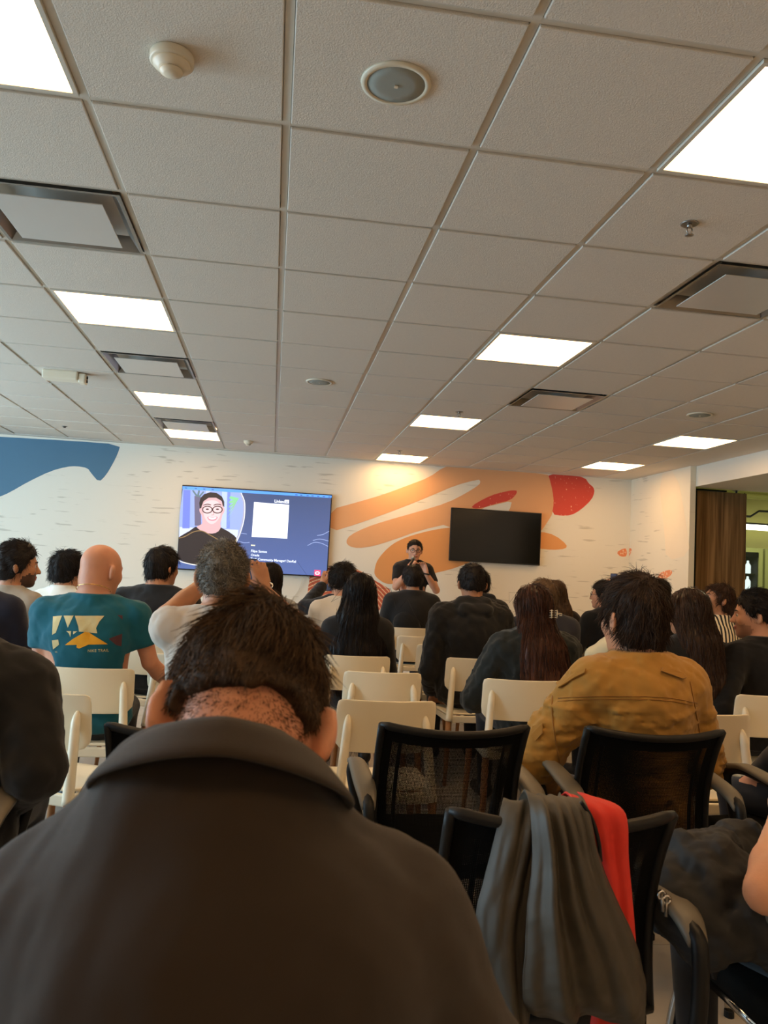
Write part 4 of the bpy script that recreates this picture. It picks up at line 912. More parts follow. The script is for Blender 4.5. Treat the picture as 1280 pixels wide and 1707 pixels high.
def person(label, px, ytop, Y, s=1.0, face=0, nod=0, tilt=0, body=0, lean=.0, w=1.0, h=.0170, skin_c=(176, 124, 92), top=(30, 30, 32), sleeve='long', legs=(28, 29, 34),
           hair=None, pose=None, eyes=False, beard=None, glasses=False, collar=None, hood=False, jacket=0.0, stand=False, fold=.0026, neck=1.0, ear=1.0, group=None, head_at=None, sw=.175, hair_c=((20, 16, 14), (52, 42, 34)), topm=None, hands=False, hx=0.0, necklen=0.0, sh=0.0, drag=0.0):
    """one figure: body (one surface) > eyes; shirt, hair, glasses as children.  The crown of the head is placed at (px, ytop) of the photo, depth Y."""
    if head_at is None:
        c = at(px, ytop, Y); Hw = np.array([c[0], c[1], c[2] - (.138 if hair and hair != 'bald' else .124) * s])
    else: Hw = np.array(head_at, float)
    B = euler(body); Bi = B.T
    Rh = euler(face - body, nod, tilt)
    # local frame: origin on the floor below the hips, +y = chest forward
    neck_to_head = Rh @ np.array([0, .03, .0]) * s + np.array([0, .018 + .0015 * nod, .128 * s + necklen])
    off = np.array([hx, lean - .015, 0])
    root_xy = Hw - B @ (np.array([off[0] + neck_to_head[0], off[1] + neck_to_head[1], 0])); root_xy[2] = 0
    r = tag(empty('person', tuple(root_xy), math.radians(body)), label, 'person', group)
    def loc(p): return Bi @ (np.array(p, float) - root_xy)
    H = loc(Hw); N = H - neck_to_head; hipz = .545 if not stand else .93
    Pv = np.array([0, 0.02, hipz]); C = Pv + (N - Pv) * .66 + np.array([0, -.012, 0])
    SL, SR = N + np.array([-sw * w, .005, -.085 + sh]), N + np.array([sw * w, .005, -.085 + sh])
    pose = pose or {}
    def J(k, dflt): return loc(pose[k]) if k in pose else dflt
    if stand: eL, eR = SL + np.array([-.05, .0, -.28]), SR + np.array([.05, .0, -.28]); wL, wR = eL + np.array([.02, .1, -.22]), eR + np.array([-.02, .1, -.22])
    else: eL, eR = SL + np.array([-.055, .07, -.26]), SR + np.array([.055, .07, -.26]); wL, wR = np.array([-.13, .30, .635]), np.array([.13, .30, .635])
    eL, eR, wL, wR = J('el', eL), J('er', eR), J('wl', wL), J('wr', wR)
    pts = np.array([N, H, Pv, SL, SR, eL, eR, wL, wR]); fx = .62 if not stand else .2
    lo = np.minimum(pts.min(0) - .22, [-.3 * w, -.3, -.0]); hi = np.maximum(pts.max(0) + .24, [.3 * w, fx + .1, 0]); lo[2] = -.02
    f = Field(lo, hi, h)
    def torso(f, t, m=0, low=True):
        f.ell(Pv + [0, -.01, .02], (.165 * w + t, .115 * (.5 + .5 * w) + t, .12 + t), None, .05, m=m)
        f.cap(Pv + [0, 0, .04], C, .142 * w + t, .155 * w + t, .06, m=m, sq=.70 * (.45 + .55 / w), u=(0, 1, 0))
        f.ell(C + [0, -.005, .03], (.158 * w + t, .108 * (.4 + .6 * w) + t, .16 + t), None, .05, m=m)
        f.cap(SL + [.03, -.005, -.01], SR + [-.03, -.005, -.01], .058 + t, None, .05, m=m)
        for S_ in (SL, SR): f.cap(N + [0, -.008, .012], S_ + (N - S_) * .12 + [0, -.005, .012], .040 + t * .8, .046 + t * .8, .05, m=m)
    def arm(f, S_, E_, W_, t, m=0, frac=1.0, fore=True):
        f.cap(S_, S_ + (E_ - S_) * min(1, frac), (.056 + t) * (.75 + .25 * w), (.056 - .014 * min(1, frac) + t * 1.1) * (.75 + .25 * w), .035, m=m)
        if frac > 1: f.cap(E_, E_ + (W_ - E_) * (frac - 1), .044 + t, .032 + t, .015, m=m)
    torso(f, -.006 if sleeve is not None else 0)
    f.cap(N + [0, -.012, -.03], H + Rh @ np.array([0, -.03, -.045]) * s, .060 * neck, .055 * s * neck, .03, m=0)
    head_field(f, H, Rh, s, jaw=1.0, beard=bool(beard), ear=ear)
    for S_, E_, W_, sd, kk in ((SL, eL, wL, 1, 'l'), (SR, eR, wR, -1, 'r')):
        f.cap(S_, E_, .053, .041, .03, m=0); f.cap(E_, E_ + (W_ - E_) * .35, .041, .042, .012, m=0); f.cap(E_ + (W_ - E_) * .3, W_, .041, .027, .012, m=0)
        dh = pose.get('h' + kk); dh = _n(Bi @ np.array(dh[0])) if dh else _n(W_ - E_); nr = Bi @ np.array(pose['h' + kk][1]) if 'h' + kk in pose else np.array([0, 0, 1.0])
        hand(f, W_, dh, nr, sd, 1.0 if f.h < .009 else 1.06, pose.get('curl', .5))
    if stand:
        for q in (-1, 1):
            f.cap(Pv + [q * .09, 0, -.02], [q * .1, .02, .49], .088, .058, .03, m=1); f.cap([q * .1, .02, .49], [q * .11, -.01, .09], .056, .04, .02, m=1); f.cap([q * .11, -.01, .055], [q * .125, .15, .035], .045, .035, .02, m=2)
    else:
        kn = pose.get('knees', .14)
        for q in (-1, 1):
            f.cap(Pv + [q * .09, 0, -.015], [q * kn, .45, .525], .088 * (.5 + .5 * w), .064, .03, m=1); f.cap([q * kn, .45, .52], [q * kn, .42, .10], .062, .043, .02, m=1); f.cap([q * kn, .40, .052], [q * (kn + .015), .57, .036], .048, .034, .02, m=2)
    V, Q = drop_loose(*f.nets()); fc = V[Q].mean(1); gi = np.clip(np.rint((fc - f.lo) / f.h).astype(int), 0, f.n - 1); mi = f.Mt[gi[:, 0], gi[:, 1], gi[:, 2]].astype(int)
    mi[(mi == 0) & (fc[:, 2] < hipz + .02) & (fc[:, 2] > .3) & (np.abs(fc[:, 0]) < .22) & (fc[:, 1] < .2)] = 1
    sk = skin(skin_c); bd = cloth(beard, .8, 500, .4) if beard else sk
    bo = np_mesh('body', V, Q, [sk, cloth(legs), M['shoe'], M['lip'], M['brow'], bd], r, mi)
    # shirt
    if sleeve is not None:
        fr = {'short': .62, 'long': 1.9, 'none': .1}[sleeve]; t = .011 + jacket
        g = Field(lo, hi, h); torso(g, t); arm(g, SL, eL, wL, t * 1.15, 0, fr); arm(g, SR, eR, wR, t * 1.15, 0, fr)
        nr_ = .060 * neck + .013 + .5 * jacket; g.cap(N + [0, -.010, -.03], N + [0, .0, .07 if not hood else -.01], nr_, nr_, .025)
        amp = fold
        g.everywhere(lambda F, X, Y, Z: F + amp * waves((X * 1.2, Y, Z * .55), 48, 5) + amp * .7 * waves((X, Y, Z * 1.3), 90, 8))
        if drag: g.everywhere(lambda F, X, Y, Z: F + drag * waves((X * .55, Y * .5, Z * 1.5 + .25 * X), 62, 21, 3) * np.clip((N[2] - .10 - Z) / .06, 0, 1))
        if fr < 1:
            for S_, E_ in ((SL, eL), (SR, eR)):
                u = _n(E_ - S_); e = S_ + (E_ - S_) * (fr + .02); sl = np.array(S_)
                g.apply(lambda X, Y, Z, u=u, e=e, c=S_ + (E_ - S_) * .95: np.maximum((X - e[0]) * -u[0] + (Y - e[1]) * -u[1] + (Z - e[2]) * -u[2], np.sqrt((X - c[0]) ** 2 + (Y - c[1]) ** 2 + (Z - c[2]) ** 2) - .15), S_ + (E_ - S_) * .95 - .15, S_ + (E_ - S_) * .95 + .15, .003, '-')
        if not hood:
            top_ = .020 + jacket * .7
            g.apply(lambda X, Y, Z: np.minimum(Z - (N[2] + top_) + .42 * (Y - N[1] + .05), np.maximum(Z - (N[2] + top_ + .012) + 0 * X, -1) + 0 * Y + 0 * X), N + [-.13, -.13, -.12], N + [.13, .16, .16], .001, '&')
        if collar: g.apply(lambda X, Y, Z: np.abs(np.sqrt(((X - N[0]) / 1.0) ** 2 + ((Y - N[1] - .006 - .35 * (Z - N[2])) / .95) ** 2) - (.070 * neck + jacket * .5)) + np.maximum(np.abs(Z - N[2] - .004 - .25 * (N[1] - Y)) - collar, 0) - .008, N - .12, N + .12, .012)
        if hood:
            g.cap(N + [-.085, -.03, .012], N + [.085, -.03, .012], .050, None, .012); g.cap(N + [-.075, -.085, -.035], N + [.075, -.085, -.035], .052, None, .010); g.cap(N + [-.03, -.105, -.10], N + [.03, -.105, -.10], .048, None, .012)
            g.everywhere(lambda F, X, Y, Z: F + .003 * np.sin((Z - .35 * np.abs(X - N[0])) * 95 + 2 * np.sin(X * 20)) * np.clip((Z - N[2] + .14) / .06, 0, 1) * np.clip((N[1] - .03 - Y) / .02, 0, 1) * (np.abs(X - N[0]) < .2)); g.cap(N + [0, .03, .03], N + [0, .08, .2], .07, .08, .01, '-')
        g.everywhere(lambda F, X, Y, Z: np.maximum(F, (.475 if not stand else .84) - Z))
        V2, Q2 = drop_loose(*g.nets())
        shirt = np_mesh('jacket' if jacket else 'shirt', V2, Q2, topm or cloth(top), r)
    else: shirt = None
    if eyes:
        for q in (-1, 1):
            c = H + Rh @ (np.array([q * .031, .080, .008]) * s); bm = bmesh.new(); bmesh.ops.create_uvsphere(bm, u_segments=12, v_segments=8, radius=.0115 * s); bmesh.ops.translate(bm, verts=bm.verts[:], vec=Vector(c)); fw = Vector(Rh @ np.array([0, 1.0, 0]))
            bm.faces.ensure_lookup_table()
            for fa in bm.faces: fa.material_index = 1 if (fa.calc_center_median() - Vector(c)).normalized().dot(fw) > .86 else 0
            obj('eye', bm, [M['eyewhite'], M['iris']], r, True)
            obj('eyebrow', tube(bmesh.new(), [tuple(H + Rh @ (np.array([q * a, b, z]) * s)) for a, b, z in ((.014, .097, .029), (.03, .095, .034), (.048, .081, .029))], [.003 * s, .0042 * s, .002 * s], 6), M['brow'], r, True)
    if glasses:
        bm = bmesh.new()
        for q in (-1, 1):
            tube(bm, [tuple(H + Rh @ (np.array([q * .033 + .024 * math.cos(t), .107 - .012 * abs(math.cos(t)) * (1 if math.cos(t) * q > 0 else 0), .006 + .019 * math.sin(t)]) * s)) for t in np.linspace(0, 2 * PI, 15)], .0022 * s, 6)
            tube(bm, [tuple(H + Rh @ (np.array(p) * s)) for p in ((q * .057, .094, .014), (q * .077, .04, .014), (q * .084, -.01, .012))], .002 * s, 6)
        tube(bm, [tuple(H + Rh @ (np.array(p) * s)) for p in ((-.009, .108, .01), (0, .111, .013), (.009, .108, .01))], .002 * s, 6)
        obj('glasses', bm, M['black'], r, True)
    info = dict(root=r, H=H, R=Rh, N=N, s=s, loc=loc, shirt=shirt, body=bo, S=(SL, SR), E=(eL, eR), W=(wL, wR), C=C, P=Pv, B=B, o=root_xy)
    if hair and hair != 'bald':
        hd = dict(hair); bk = hd.pop('build', {}); lg = hd.pop('long', None); hc = hd.pop('c', hair_c); rg = hd.pop('rough', .55)
        if lg:   # list of (dx, dy, dz, radius) from the head centre, in the body frame
            lg = [((H[0] + a * s, H[1] + b * s, H[2] + c_ * s), q * s) for a, b, c_, q in lg]
        hh = Hair(H, Rh, s, long=lg, **hd); info['hair'] = hh.build(r, hair_mat(hc[0], hc[1], rg), **bk); info['hairf'] = hh
    return info

# ---------------------------------------------------------------- the audience
BLK = ((17, 14, 13), (46, 38, 33)); DKB = ((26, 19, 15), (70, 52, 40)); BRN = ((38, 26, 19), (104, 72, 48)); GRY = ((46, 42, 38), (150, 142, 130))
def sb(N=1600, **k): return dict(dict(N=N), **k)
TAN = (176, 122, 88); PALE = (205, 150, 118); RED = (196, 122, 96)

# teal T-shirt man, bald
teal = person('bald man in a teal T-shirt with a yellow mountain print on the back', 172, 908, 4.24, 1.13, face=-34, nod=6, lean=.03, w=1.36, h=.0105, skin_c=(198, 138, 108), top=(18, 88, 104), sleeve='short', legs=(30, 32, 38), neck=1.22, sw=.165,
              topm=cloth((18, 88, 104), .85, 900, .2), pose=dict(el=at(66, 1112, 4.2), er=at(250, 1104, 4.22), wl=at(95, 1140, 4.5), wr=at(290, 1150, 4.5)), fold=.0042, sh=.01, ear=1.1)
bm = tube(bmesh.new(), [tuple(teal['N'] + np.array([.082 * math.cos(t), -.002 + .088 * math.sin(t), .050 - .03 * math.sin(t)])) for t in np.linspace(0, 2 * PI, 40)], .0022, 6)
obj('necklace', bm, mat('gold_chain', (220, 180, 110), .25, metal=1.0), teal['root'], True)
# print on the shirt: flat shapes pressed onto the cloth
def press(name, info, polys, m, parent_mesh):
    me = info['shirt'].data; V = [v.co.copy() for v in me.vertices]; tree = BVHTree.FromPolygons(V, [tuple(p.vertices) for p in me.polygons])
    Bi = info['B'].T; bm = bmesh.new()
    for P in polys:
        t = bmesh.new(); vs = [t.verts.new((p[0], p[1], 0)) for p in P]; t.faces.new(vs); bmesh.ops.triangulate(t, faces=t.faces[:])
        for _ in range(3):
            lg = [e for e in t.edges if e.calc_length() > 5]
            if not lg: break
            bmesh.ops.subdivide_edges(t, edges=lg, cuts=1, use_grid_fill=False); bmesh.ops.triangulate(t, faces=[f for f in t.faces if len(f.verts) > 3])
        mp = {}
        for v in t.verts:
            o = np.array([0, 0, EYE_H]); q = at(v.co.x, v.co.y, 5.0); d = _n(q - o); lo_ = Vector(info['loc'](o)); ld_ = Vector(Bi @ d)
            h_ = tree.ray_cast(lo_, ld_)
            if h_[0] is not None: mp[v] = bm.verts.new(h_[0] + h_[1] * .0016)
        for f_ in t.faces:
            if all(v in mp for v in f_.verts): bm.faces.new([mp[v] for v in f_.verts])
        t.free()
    return obj(name, bm, m, parent_mesh)
def px1(P): return [(x * .328125, 700 + y * .328) for x, y in P]
m_cream = cloth((206, 190, 140), .8, 700, .15); m_gold = cloth((226, 160, 40), .8, 700, .15); m_rust = cloth((84, 50, 54), .8, 700, .15)
press('print_cream', teal, [px1(p) for p in ([(270, 998), (316, 995), (306, 1020), (296, 1050), (276, 1076), (284, 1082), (266, 1092)], [(324, 995), (374, 995), (362, 1020), (345, 1056), (336, 1030)], [(380, 996), (530, 996), (504, 1026), (488, 1058), (494, 1084), (440, 1050), (402, 1076), (398, 1050)],
      [(336, 1073), (362, 1073), (358, 1104), (350, 1084)], [(372, 1074), (394, 1074), (372, 1090)], [(265, 1120), (296, 1116), (301, 1142), (270, 1166)])], m_cream, teal['shirt'])
press('print_mountain', teal, [px1(p) for p in ([(330, 1144), (372, 1112), (440, 1072), (470, 1092), (548, 1140), (512, 1132), (480, 1124), (486, 1114), (456, 1108), (440, 1098), (428, 1106), (414, 1106), (430, 1114), (392, 1124)], [(391, 1130), (396, 1142), (412, 1142), (482, 1128), (430, 1150), (402, 1162), (389, 1156)])], m_gold, teal['shirt'])
press('print_rust', teal, [px1(p) for p in ([(596, 992), (622, 994), (622, 1016)], [(552, 1112), (620, 1086), (616, 1150), (590, 1144)])], m_rust, teal['shirt'])
def press_text(name, body, x, y, hpx, slope, info, m, spacing=1.1, off=.01):
    cu = bpy.data.curves.new(name, 'FONT'); cu.body = body; cu.size = 1; cu.resolution_u = 2; cu.offset = off; cu.space_character = spacing
    to = bpy.data.objects.new(name, cu); COL.objects.link(to); me = bpy.data.meshes.new_from_object(to.evaluated_get(bpy.context.evaluated_depsgraph_get())); bpy.data.objects.remove(to)
    k = hpx / .72; polys = [[(x + me.vertices[v].co.x * k, y - me.vertices[v].co.y * k + me.vertices[v].co.x * k * slope) for v in p.vertices] for p in me.polygons]
    return press(name, info, polys, m, info['shirt'])
press_text('print_lettering', 'NIKE TRAIL', 146, 1087, 4.6, -.03, teal, m_cream); press_text('print_small_lettering', 'NIKE\nTRAIL', 92, 1086.5, 1.1, -.03, teal, m_cream)

# row to the left
person('bearded man in a grey T-shirt seen in profile at the left', 34, 905, 5.38, 1.14, face=-68, body=-18, w=1.05, h=.010, skin_c=TAN, top=(150, 138, 122), sleeve='short', eyes=True, beard=(78, 54, 42), hair=dict(kind='mid', thick=.020, top=.012, c=BLK, build=sb(1600, L=(.02, .045), sweep=(0, -1, 0))))
person('person with fluffy black hair in a white lace shirt at left', 117, 921, 6.1, 1.02, face=-40, body=-10, w=.92, skin_c=PALE, top=(232, 228, 216), legs=(60, 62, 74), hair=dict(kind='mid', thick=.034, c=BLK, lump=.006, build=sb(1800, L=(.03, .06), curl=.5)), neck=.9)
person('man in black cut by the left edge of the photo', -8, 932, 6.6, 1.0, face=-20, w=1.0, skin_c=TAN, top=(26, 28, 34), hair=dict(kind='fade', thick=.010, c=((40, 38, 38), (90, 88, 86)), build=sb(900, L=(.008, .015))))
person('large man in a black shirt in front of the lit television', 274, 912, 5.6, 1.08, face=-42, body=-14, w=1.4, skin_c=TAN, top=(24, 24, 26), sleeve='short', hair=dict(kind='mid', thick=.020, c=BLK, build=sb(1500, L=(.03, .05), lift=.05)), neck=1.15, fold=.005)
navy = person('person in a navy shirt whose shoulder shows at the left edge', -30, 905, 4.50, 1.0, w=1.12, skin_c=TAN, top=(30, 32, 48), hair=dict(kind='short', c=BLK, build=sb(600)))
# grey curls taking a photograph
gre = person('man with grey curly hair raising a phone in both hands', 376, 901, 3.25, 1.09, face=-3, nod=-2, w=1.12, h=.0095, skin_c=TAN, top=(180, 170, 158), sleeve='short', neck=1.1, fold=.004, sh=.02, ear=1.15,
             hair=dict(kind='short', thick=.013, c=GRY, lump=.005, freq=80, h=.008, build=sb(4600, K=4, L=(.012, .024), lift=.4, curl=1.3, w=.0011, grav=0, jit=2.0, clump=110)),
             pose=dict(el=at(277, 1026, 3.36), wl=at(366, 952, 3.60), er=at(512, 1058, 3.38), wr=at(441, 984, 3.56), hl=((.25, .3, .6), (0, -1, .2)), hr=((-.30, .25, .9), (.35, -.9, .1)), curl=.62))
bm = tube(bmesh.new(), [tuple(gre['W'][1] + gre['R'] @ np.array([.033 * math.cos(t), .012 * math.sin(t), .010 + .030 * math.sin(t) * .7 + .012 * math.cos(t)])) for t in np.linspace(0, 2 * PI, 24)], .004, 8); obj('bracelet', bm, M['chrome'], gre['root'], True)
def phone(px, py, Y, rz, label, rx=0, s=1.0):
    q = at(px, py, Y); r = tag(empty('phone', tuple(q), math.radians(rz)), label, 'phone'); r.rotation_euler = (math.radians(rx), 0, math.radians(rz))
    obj('case', boxm((-.036 * s, -.0045, -.074 * s), (.036 * s, .0045, .074 * s), .004), M['black'], r); obj('screen', boxm((-.033 * s, -.0055, -.070 * s), (.033 * s, -.004, .070 * s)), emit('phone_screen', (60, 70, 90), .5), r)
    obj('camera_bump', boxm((.004, .004, .04), (.03, .007, .068), .002), M['black'], r)
    return r
phone(414, 958, 3.66, 8, 'dark phone held up beside the grey curls')
person('woman with glossy dark hair in front of the lit television', 451, 938, 6.0, .98, face=8, w=.9, skin_c=PALE, top=(170, 170, 168), hair=dict(kind='long', thick=.022, c=BLK, long=[(0, -.05, .0, .085), (0, -.08, -.12, .09), (0, -.085, -.22, .085)], build=sb(700, K=6, L=(.2, .3), cling=True, whorl=(0, .03, .13), lift=.02, grav=.6, curl=.1)))
# centre
person('man in a white T-shirt left of the long black hair', 572, 941, 6.1, 1.03, face=4, nod=8, w=1.02, skin_c=PALE, top=(222, 212, 196), sleeve='short', legs=(44, 48, 62), hair=dict(kind='short', thick=.026, top=.008, c=BLK, lump=.007, build=sb(1700, L=(.025, .045), curl=.8, lift=.3)), fold=.005,
       pose=dict(el=at(522, 1046, 6.1)))
hb = person('person in black raising a phone behind the white T-shirt', 566, 948, 7.0, .98, w=.98, skin_c=TAN, top=(20, 20, 24), jacket=.008, h=.011, hair=dict(kind='short', c=BLK, build=sb(700)), pose=dict(el=at(508, 1012, 7.05), wl=at(538, 975, 7.3), hl=((.25, .2, .9), (-.2, -.9, .1)), curl=.7))
phone(549, 972, 7.33, 25, 'phone raised by the person behind the white T-shirt')
long1 = person('woman with waist long straight black hair in the middle', 601, 956, 5.2, 1.06, face=-6, nod=2, w=.98, skin_c=PALE, top=(18, 17, 18), hair=dict(kind='long', thick=.022, c=((9, 8, 8), (38, 30, 27)), rough=.4, h=.010,
       long=[(0, -.04, .0, .098), (-.01, -.085, -.14, .125), (0, -.10, -.34, .165), (.015, -.085, -.50, .17)], build=sb(1500, K=7, L=(.3, .55), cling=True, whorl=(0, .03, .13), lift=.02, grav=.7, curl=.06, w=.0016, out=.006)))
person('man in a dark suit jacket seen from behind below the presenter', 689, 942, 7.98, 1.10, face=-2, w=1.22, skin_c=TAN, top=(26, 25, 25), jacket=.012, collar=.022, fold=.002, hair=dict(kind='short', thick=.020, c=BLK, build=sb(1300, L=(.015, .03)), width=1.3))
hood = person('man in a black hoodie right of the middle aisle', 788, 940, 5.42, 1.08, face=-4, w=1.22, h=.011, skin_c=TAN, top=(27, 26, 25), jacket=.014, hood=True, fold=.006, neck=1.1, hair=dict(kind='fade', thick=.014, top=.006, c=BLK, build=sb(2000, L=(.012, .024))), pose=dict(el=at(716, 1120, 5.42), er=at(846, 1098, 5.5), wl=at(722, 1160, 5.72)))
person('person in black mostly hidden behind the hoodie man', 800, 950, 6.7, .98, w=1.05, skin_c=TAN, top=(22, 22, 23), jacket=.012, hood=True, hair=dict(kind='short', c=BLK, build=sb(500)))
clipw = person('woman with half up brown hair and a claw clip, in a dark jacket', 889, 975, 4.42, 1.06, face=8, nod=1, w=1.08, h=.011, skin_c=PALE, top=(28, 32, 31), jacket=.016, fold=.007, hair=dict(kind='long', thick=.020, c=((24, 15, 12), (98, 60, 42)), rough=.4, h=.009,
       long=[(0, -.05, .0, .094), (0, -.10, -.11, .100), (.02, -.14, -.22, .125), (.035, -.155, -.32, .135)], build=sb(1700, K=7, L=(.2, .42), cling=True, whorl=(0, .03, .13), lift=.02, grav=.6, curl=.12, w=.0015, out=.007, tapertint=.6)), pose=dict(el=at(790, 1165, 4.45)))
def claw(info, pos):
    c = info['H'] + info['R'] @ np.array(pos); bm = bmesh.new()
    for q in (-1, 1):
        for k in range(4): tube(bm, [tuple(c + np.array(p)) for p in ((q * .004, -.004, .018 - k * .012), (q * .016, -.012, .020 - k * .013), (q * .022, .002, .018 - k * .013))], .0022, 6)
        tube(bm, [tuple(c + np.array(p)) for p in ((q * .015, -.012, .024), (q * .017, -.014, 0), (q * .015, -.011, -.024))], .0026, 6)
    tube(bm, [tuple(c + np.array(p)) for p in ((.012, -.008, 0), (.03, -.014, .003), (.042, -.014, .004), (.044, -.012, -.006), (.03, -.012, -.006))], .003, 6)
    obj('claw_clip', bm, mat('clip_shell', (206, 190, 160), .2, .2, 60), info['root'], True)
claw(clipw, (.052, -.158, -.012))
person('man with light brown hair in a navy sweater behind the claw clip', 905, 965, 5.6, 1.02, face=24, body=6, w=1.12, skin_c=PALE, top=(40, 42, 54), jacket=.008, hair=dict(kind='short', thick=.018, c=((60, 46, 34), (126, 100, 74)), build=sb(1300, L=(.015, .03))))
person('woman with long light brown hair against the cream wall', 926, 967, 6.9, 1.0, face=-8, w=.95, skin_c=PALE, top=(46, 38, 34), hair=dict(kind='long', thick=.02, c=((44, 32, 22), (112, 84, 58)), long=[(0, -.05, .0, .088), (.02, -.10, -.14, .10), (.06, -.13, -.34, .11), (.09, -.13, -.48, .10)], build=sb(800, K=7, L=(.25, .45), cling=True, whorl=(0, .03, .13), lift=.02, grav=.6, curl=.08, w=.0018)))
gl_ = person('man with glasses in a black sweater holding up a phone', 1006, 968, 6.7, 1.0, face=52, body=14, w=1.1, h=.010, skin_c=PALE, top=(18, 18, 19), eyes=True, glasses=True, hair=dict(kind='short', thick=.022, c=BLK, build=sb(1200)), pose=dict(er=at(1050, 1030, 6.9), wr=at(1022, 992, 7.0), hr=((-.1, .1, 1), (.2, -.9, 0)), curl=.7))
phone(1023, 968, 7.05, -6, 'small bluish phone held above the tan jacket man\'s head', s=.9)

# tan jacket man
tanm = person('man in a tan jacket seated on a black mesh chair', 1054, 966, 2.78, 1.14, face=16, nod=0, body=6, lean=.02, w=1.08, h=.009, skin_c=PALE, top=(176, 126, 58), topm=cloth((164, 120, 52), .8, 700, .3, .12), jacket=.022, fold=.0045, collar=.022, sw=.168, sh=.008,
              legs=(40, 48, 66), drag=.008, ear=1.15, hair=dict(kind='nape', thick=.028, width=.55, top=.012, c=DKB, lump=.006, h=.005, build=sb(4300, K=5, L=(.03, .06), lift=.10, curl=.45, w=.0011, clump=60)), pose=dict(el=at(890, 1262, 2.76), er=at(1170, 1275, 2.82), wl=at(905, 1330, 3.0), wr=at(1100, 1330, 3.1)))
def on_shirt(info, pts, lift=.003):
    me = info['shirt'].data; tree = info.setdefault('tree', BVHTree.FromPolygons([v.co.copy() for v in me.vertices], [tuple(p.vertices) for p in me.polygons])); out = []
    for p in pts:
        o = np.array([0, 0, EYE_H]); d = _n(at(p[0], p[1], 5.0) - o); h_ = tree.ray_cast(Vector(info['loc'](o)), Vector(info['B'].T @ d))
        if h_[0] is not None: out.append(h_[0] + h_[1] * lift)
    return out
def seam(info, name, pts, m, r_=.0022, lift=.001, n=5):
    q = on_shirt(info, [tuple(p) for p in bez(pts, n)], lift)
    if len(q) > 2: return obj(name, tube(bmesh.new(), q, r_, 6), m, info['shirt'], True)
m_stitch = cloth((140, 94, 36), .85, 700, .3); m_tan2 = cloth((160, 116, 50), .8, 700, .3, .12)
for dy in (0, 5): seam(tanm, 'yoke_seam', [(930, 1164 + dy), (980, 1161 + dy), (1050, 1161 + dy), (1110, 1163 + dy), (1162, 1172 + dy)], m_stitch, .0016)
seam(tanm, 'sleeve_seam', [(924, 1130), (920, 1180), (926, 1235), (936, 1290)], m_stitch, .002); seam(tanm, 'sleeve_seam', [(1150, 1136), (1160, 1190), (1170, 1240)], m_stitch, .002)
def patch(info, name, poly, m, lift=.004, th=.003):
    q = on_shirt(info, poly, lift)
    if len(q) == len(poly):
        bm = bmesh.new(); a = [bm.verts.new(p) for p in q]; bm.faces.new(a); o = obj(name, bm, m, info['shirt'])
        md = o.modifiers.new('thickness', 'SOLIDIFY'); md.thickness = th; return o
patch(tanm, 'epaulet', [(930, 1140), (945, 1132), (962, 1122), (978, 1116), (976, 1123), (960, 1131), (946, 1141), (932, 1148)], m_tan2, .006, .005); patch(tanm, 'epaulet', [(1102, 1114), (1118, 1117), (1136, 1124), (1141, 1131), (1134, 1133), (1116, 1126), (1100, 1120)], m_tan2, .006, .005)
patch(tanm, 'sleeve_pocket', [(889, 1212), (905, 1206), (905, 1222), (893, 1236), (886, 1228)], m_tan2, .004, .004)

# right side
person('person whose black crown shows behind the tan jacket man', 1098, 965, 6.9, 1.02, w=.9, skin_c=PALE, top=(34, 32, 34), hair=dict(kind='mid', thick=.022, c=BLK, build=sb(700)))
lr = person('woman with long straight dark brown hair right of the tan jacket', 1146, 981, 4.2, 1.06, face=10, tilt=6, w=1.0, h=.010, skin_c=PALE, top=(20, 19, 19), hair=dict(kind='long', thick=.022, c=((24, 17, 14), (82, 60, 46)), rough=.28, h=.009,
       long=[(0, -.05, .0, .100), (.02, -.11, -.14, .105), (.055, -.155, -.34, .095), (.09, -.16, -.52, .05)], build=sb(1500, K=7, L=(.25, .55), cling=True, whorl=(0, .03, .13), lift=.02, grav=.7, curl=.05, w=.0015, out=.006)))
m_str, n_, l_, b_ = new_mat('striped_cloth'); tc_ = n_.new('ShaderNodeTexCoord'); wv_ = n_.new('ShaderNodeTexWave'); wv_.bands_direction = 'X'; wv_.inputs['Scale'].default_value = 11.0; wv_.inputs['Distortion'].default_value = .25
rp_ = n_.new('ShaderNodeValToRGB'); rp_.color_ramp.elements[0].position = .42; rp_.color_ramp.elements[0].color = (*lin((30, 28, 28)), 1); rp_.color_ramp.elements[1].position = .5; rp_.color_ramp.elements[1].color = (*lin((226, 210, 180)), 1)
l_.new(tc_.outputs['Object'], wv_.inputs['Vector']); l_.new(wv_.outputs['Fac'], rp_.inputs[0]); l_.new(rp_.outputs[0], b_.inputs['Base Color']); b_.inputs['Roughness'].default_value = .85
strp = person('woman with curly tied back hair in a striped shirt at right', 1197, 972, 5.95, 1.04, face=78, nod=-14, body=10, w=1.06, h=.010, skin_c=TAN, topm=m_str, eyes=True, hair=dict(kind='mid', thick=.014, c=((30, 20, 15), (84, 58, 42)), bun=((.0, -.125, -.05), .075), lump=.008, build=sb(2400, K=5, L=(.03, .05), curl=.9, lift=.25)), pose=dict(er=at(1232, 1078, 5.95), wr=at(1200, 1088, 5.72)))
bm = tube(bmesh.new(), [tuple(strp['H'] + strp['R'] @ np.array([.03 * math.cos(t), -.105, .002 + .03 * math.sin(t)])) for t in np.linspace(0, 2 * PI, 20)], .005, 6); obj('hair_tie', bm, M['ivory'], strp['root'], True)
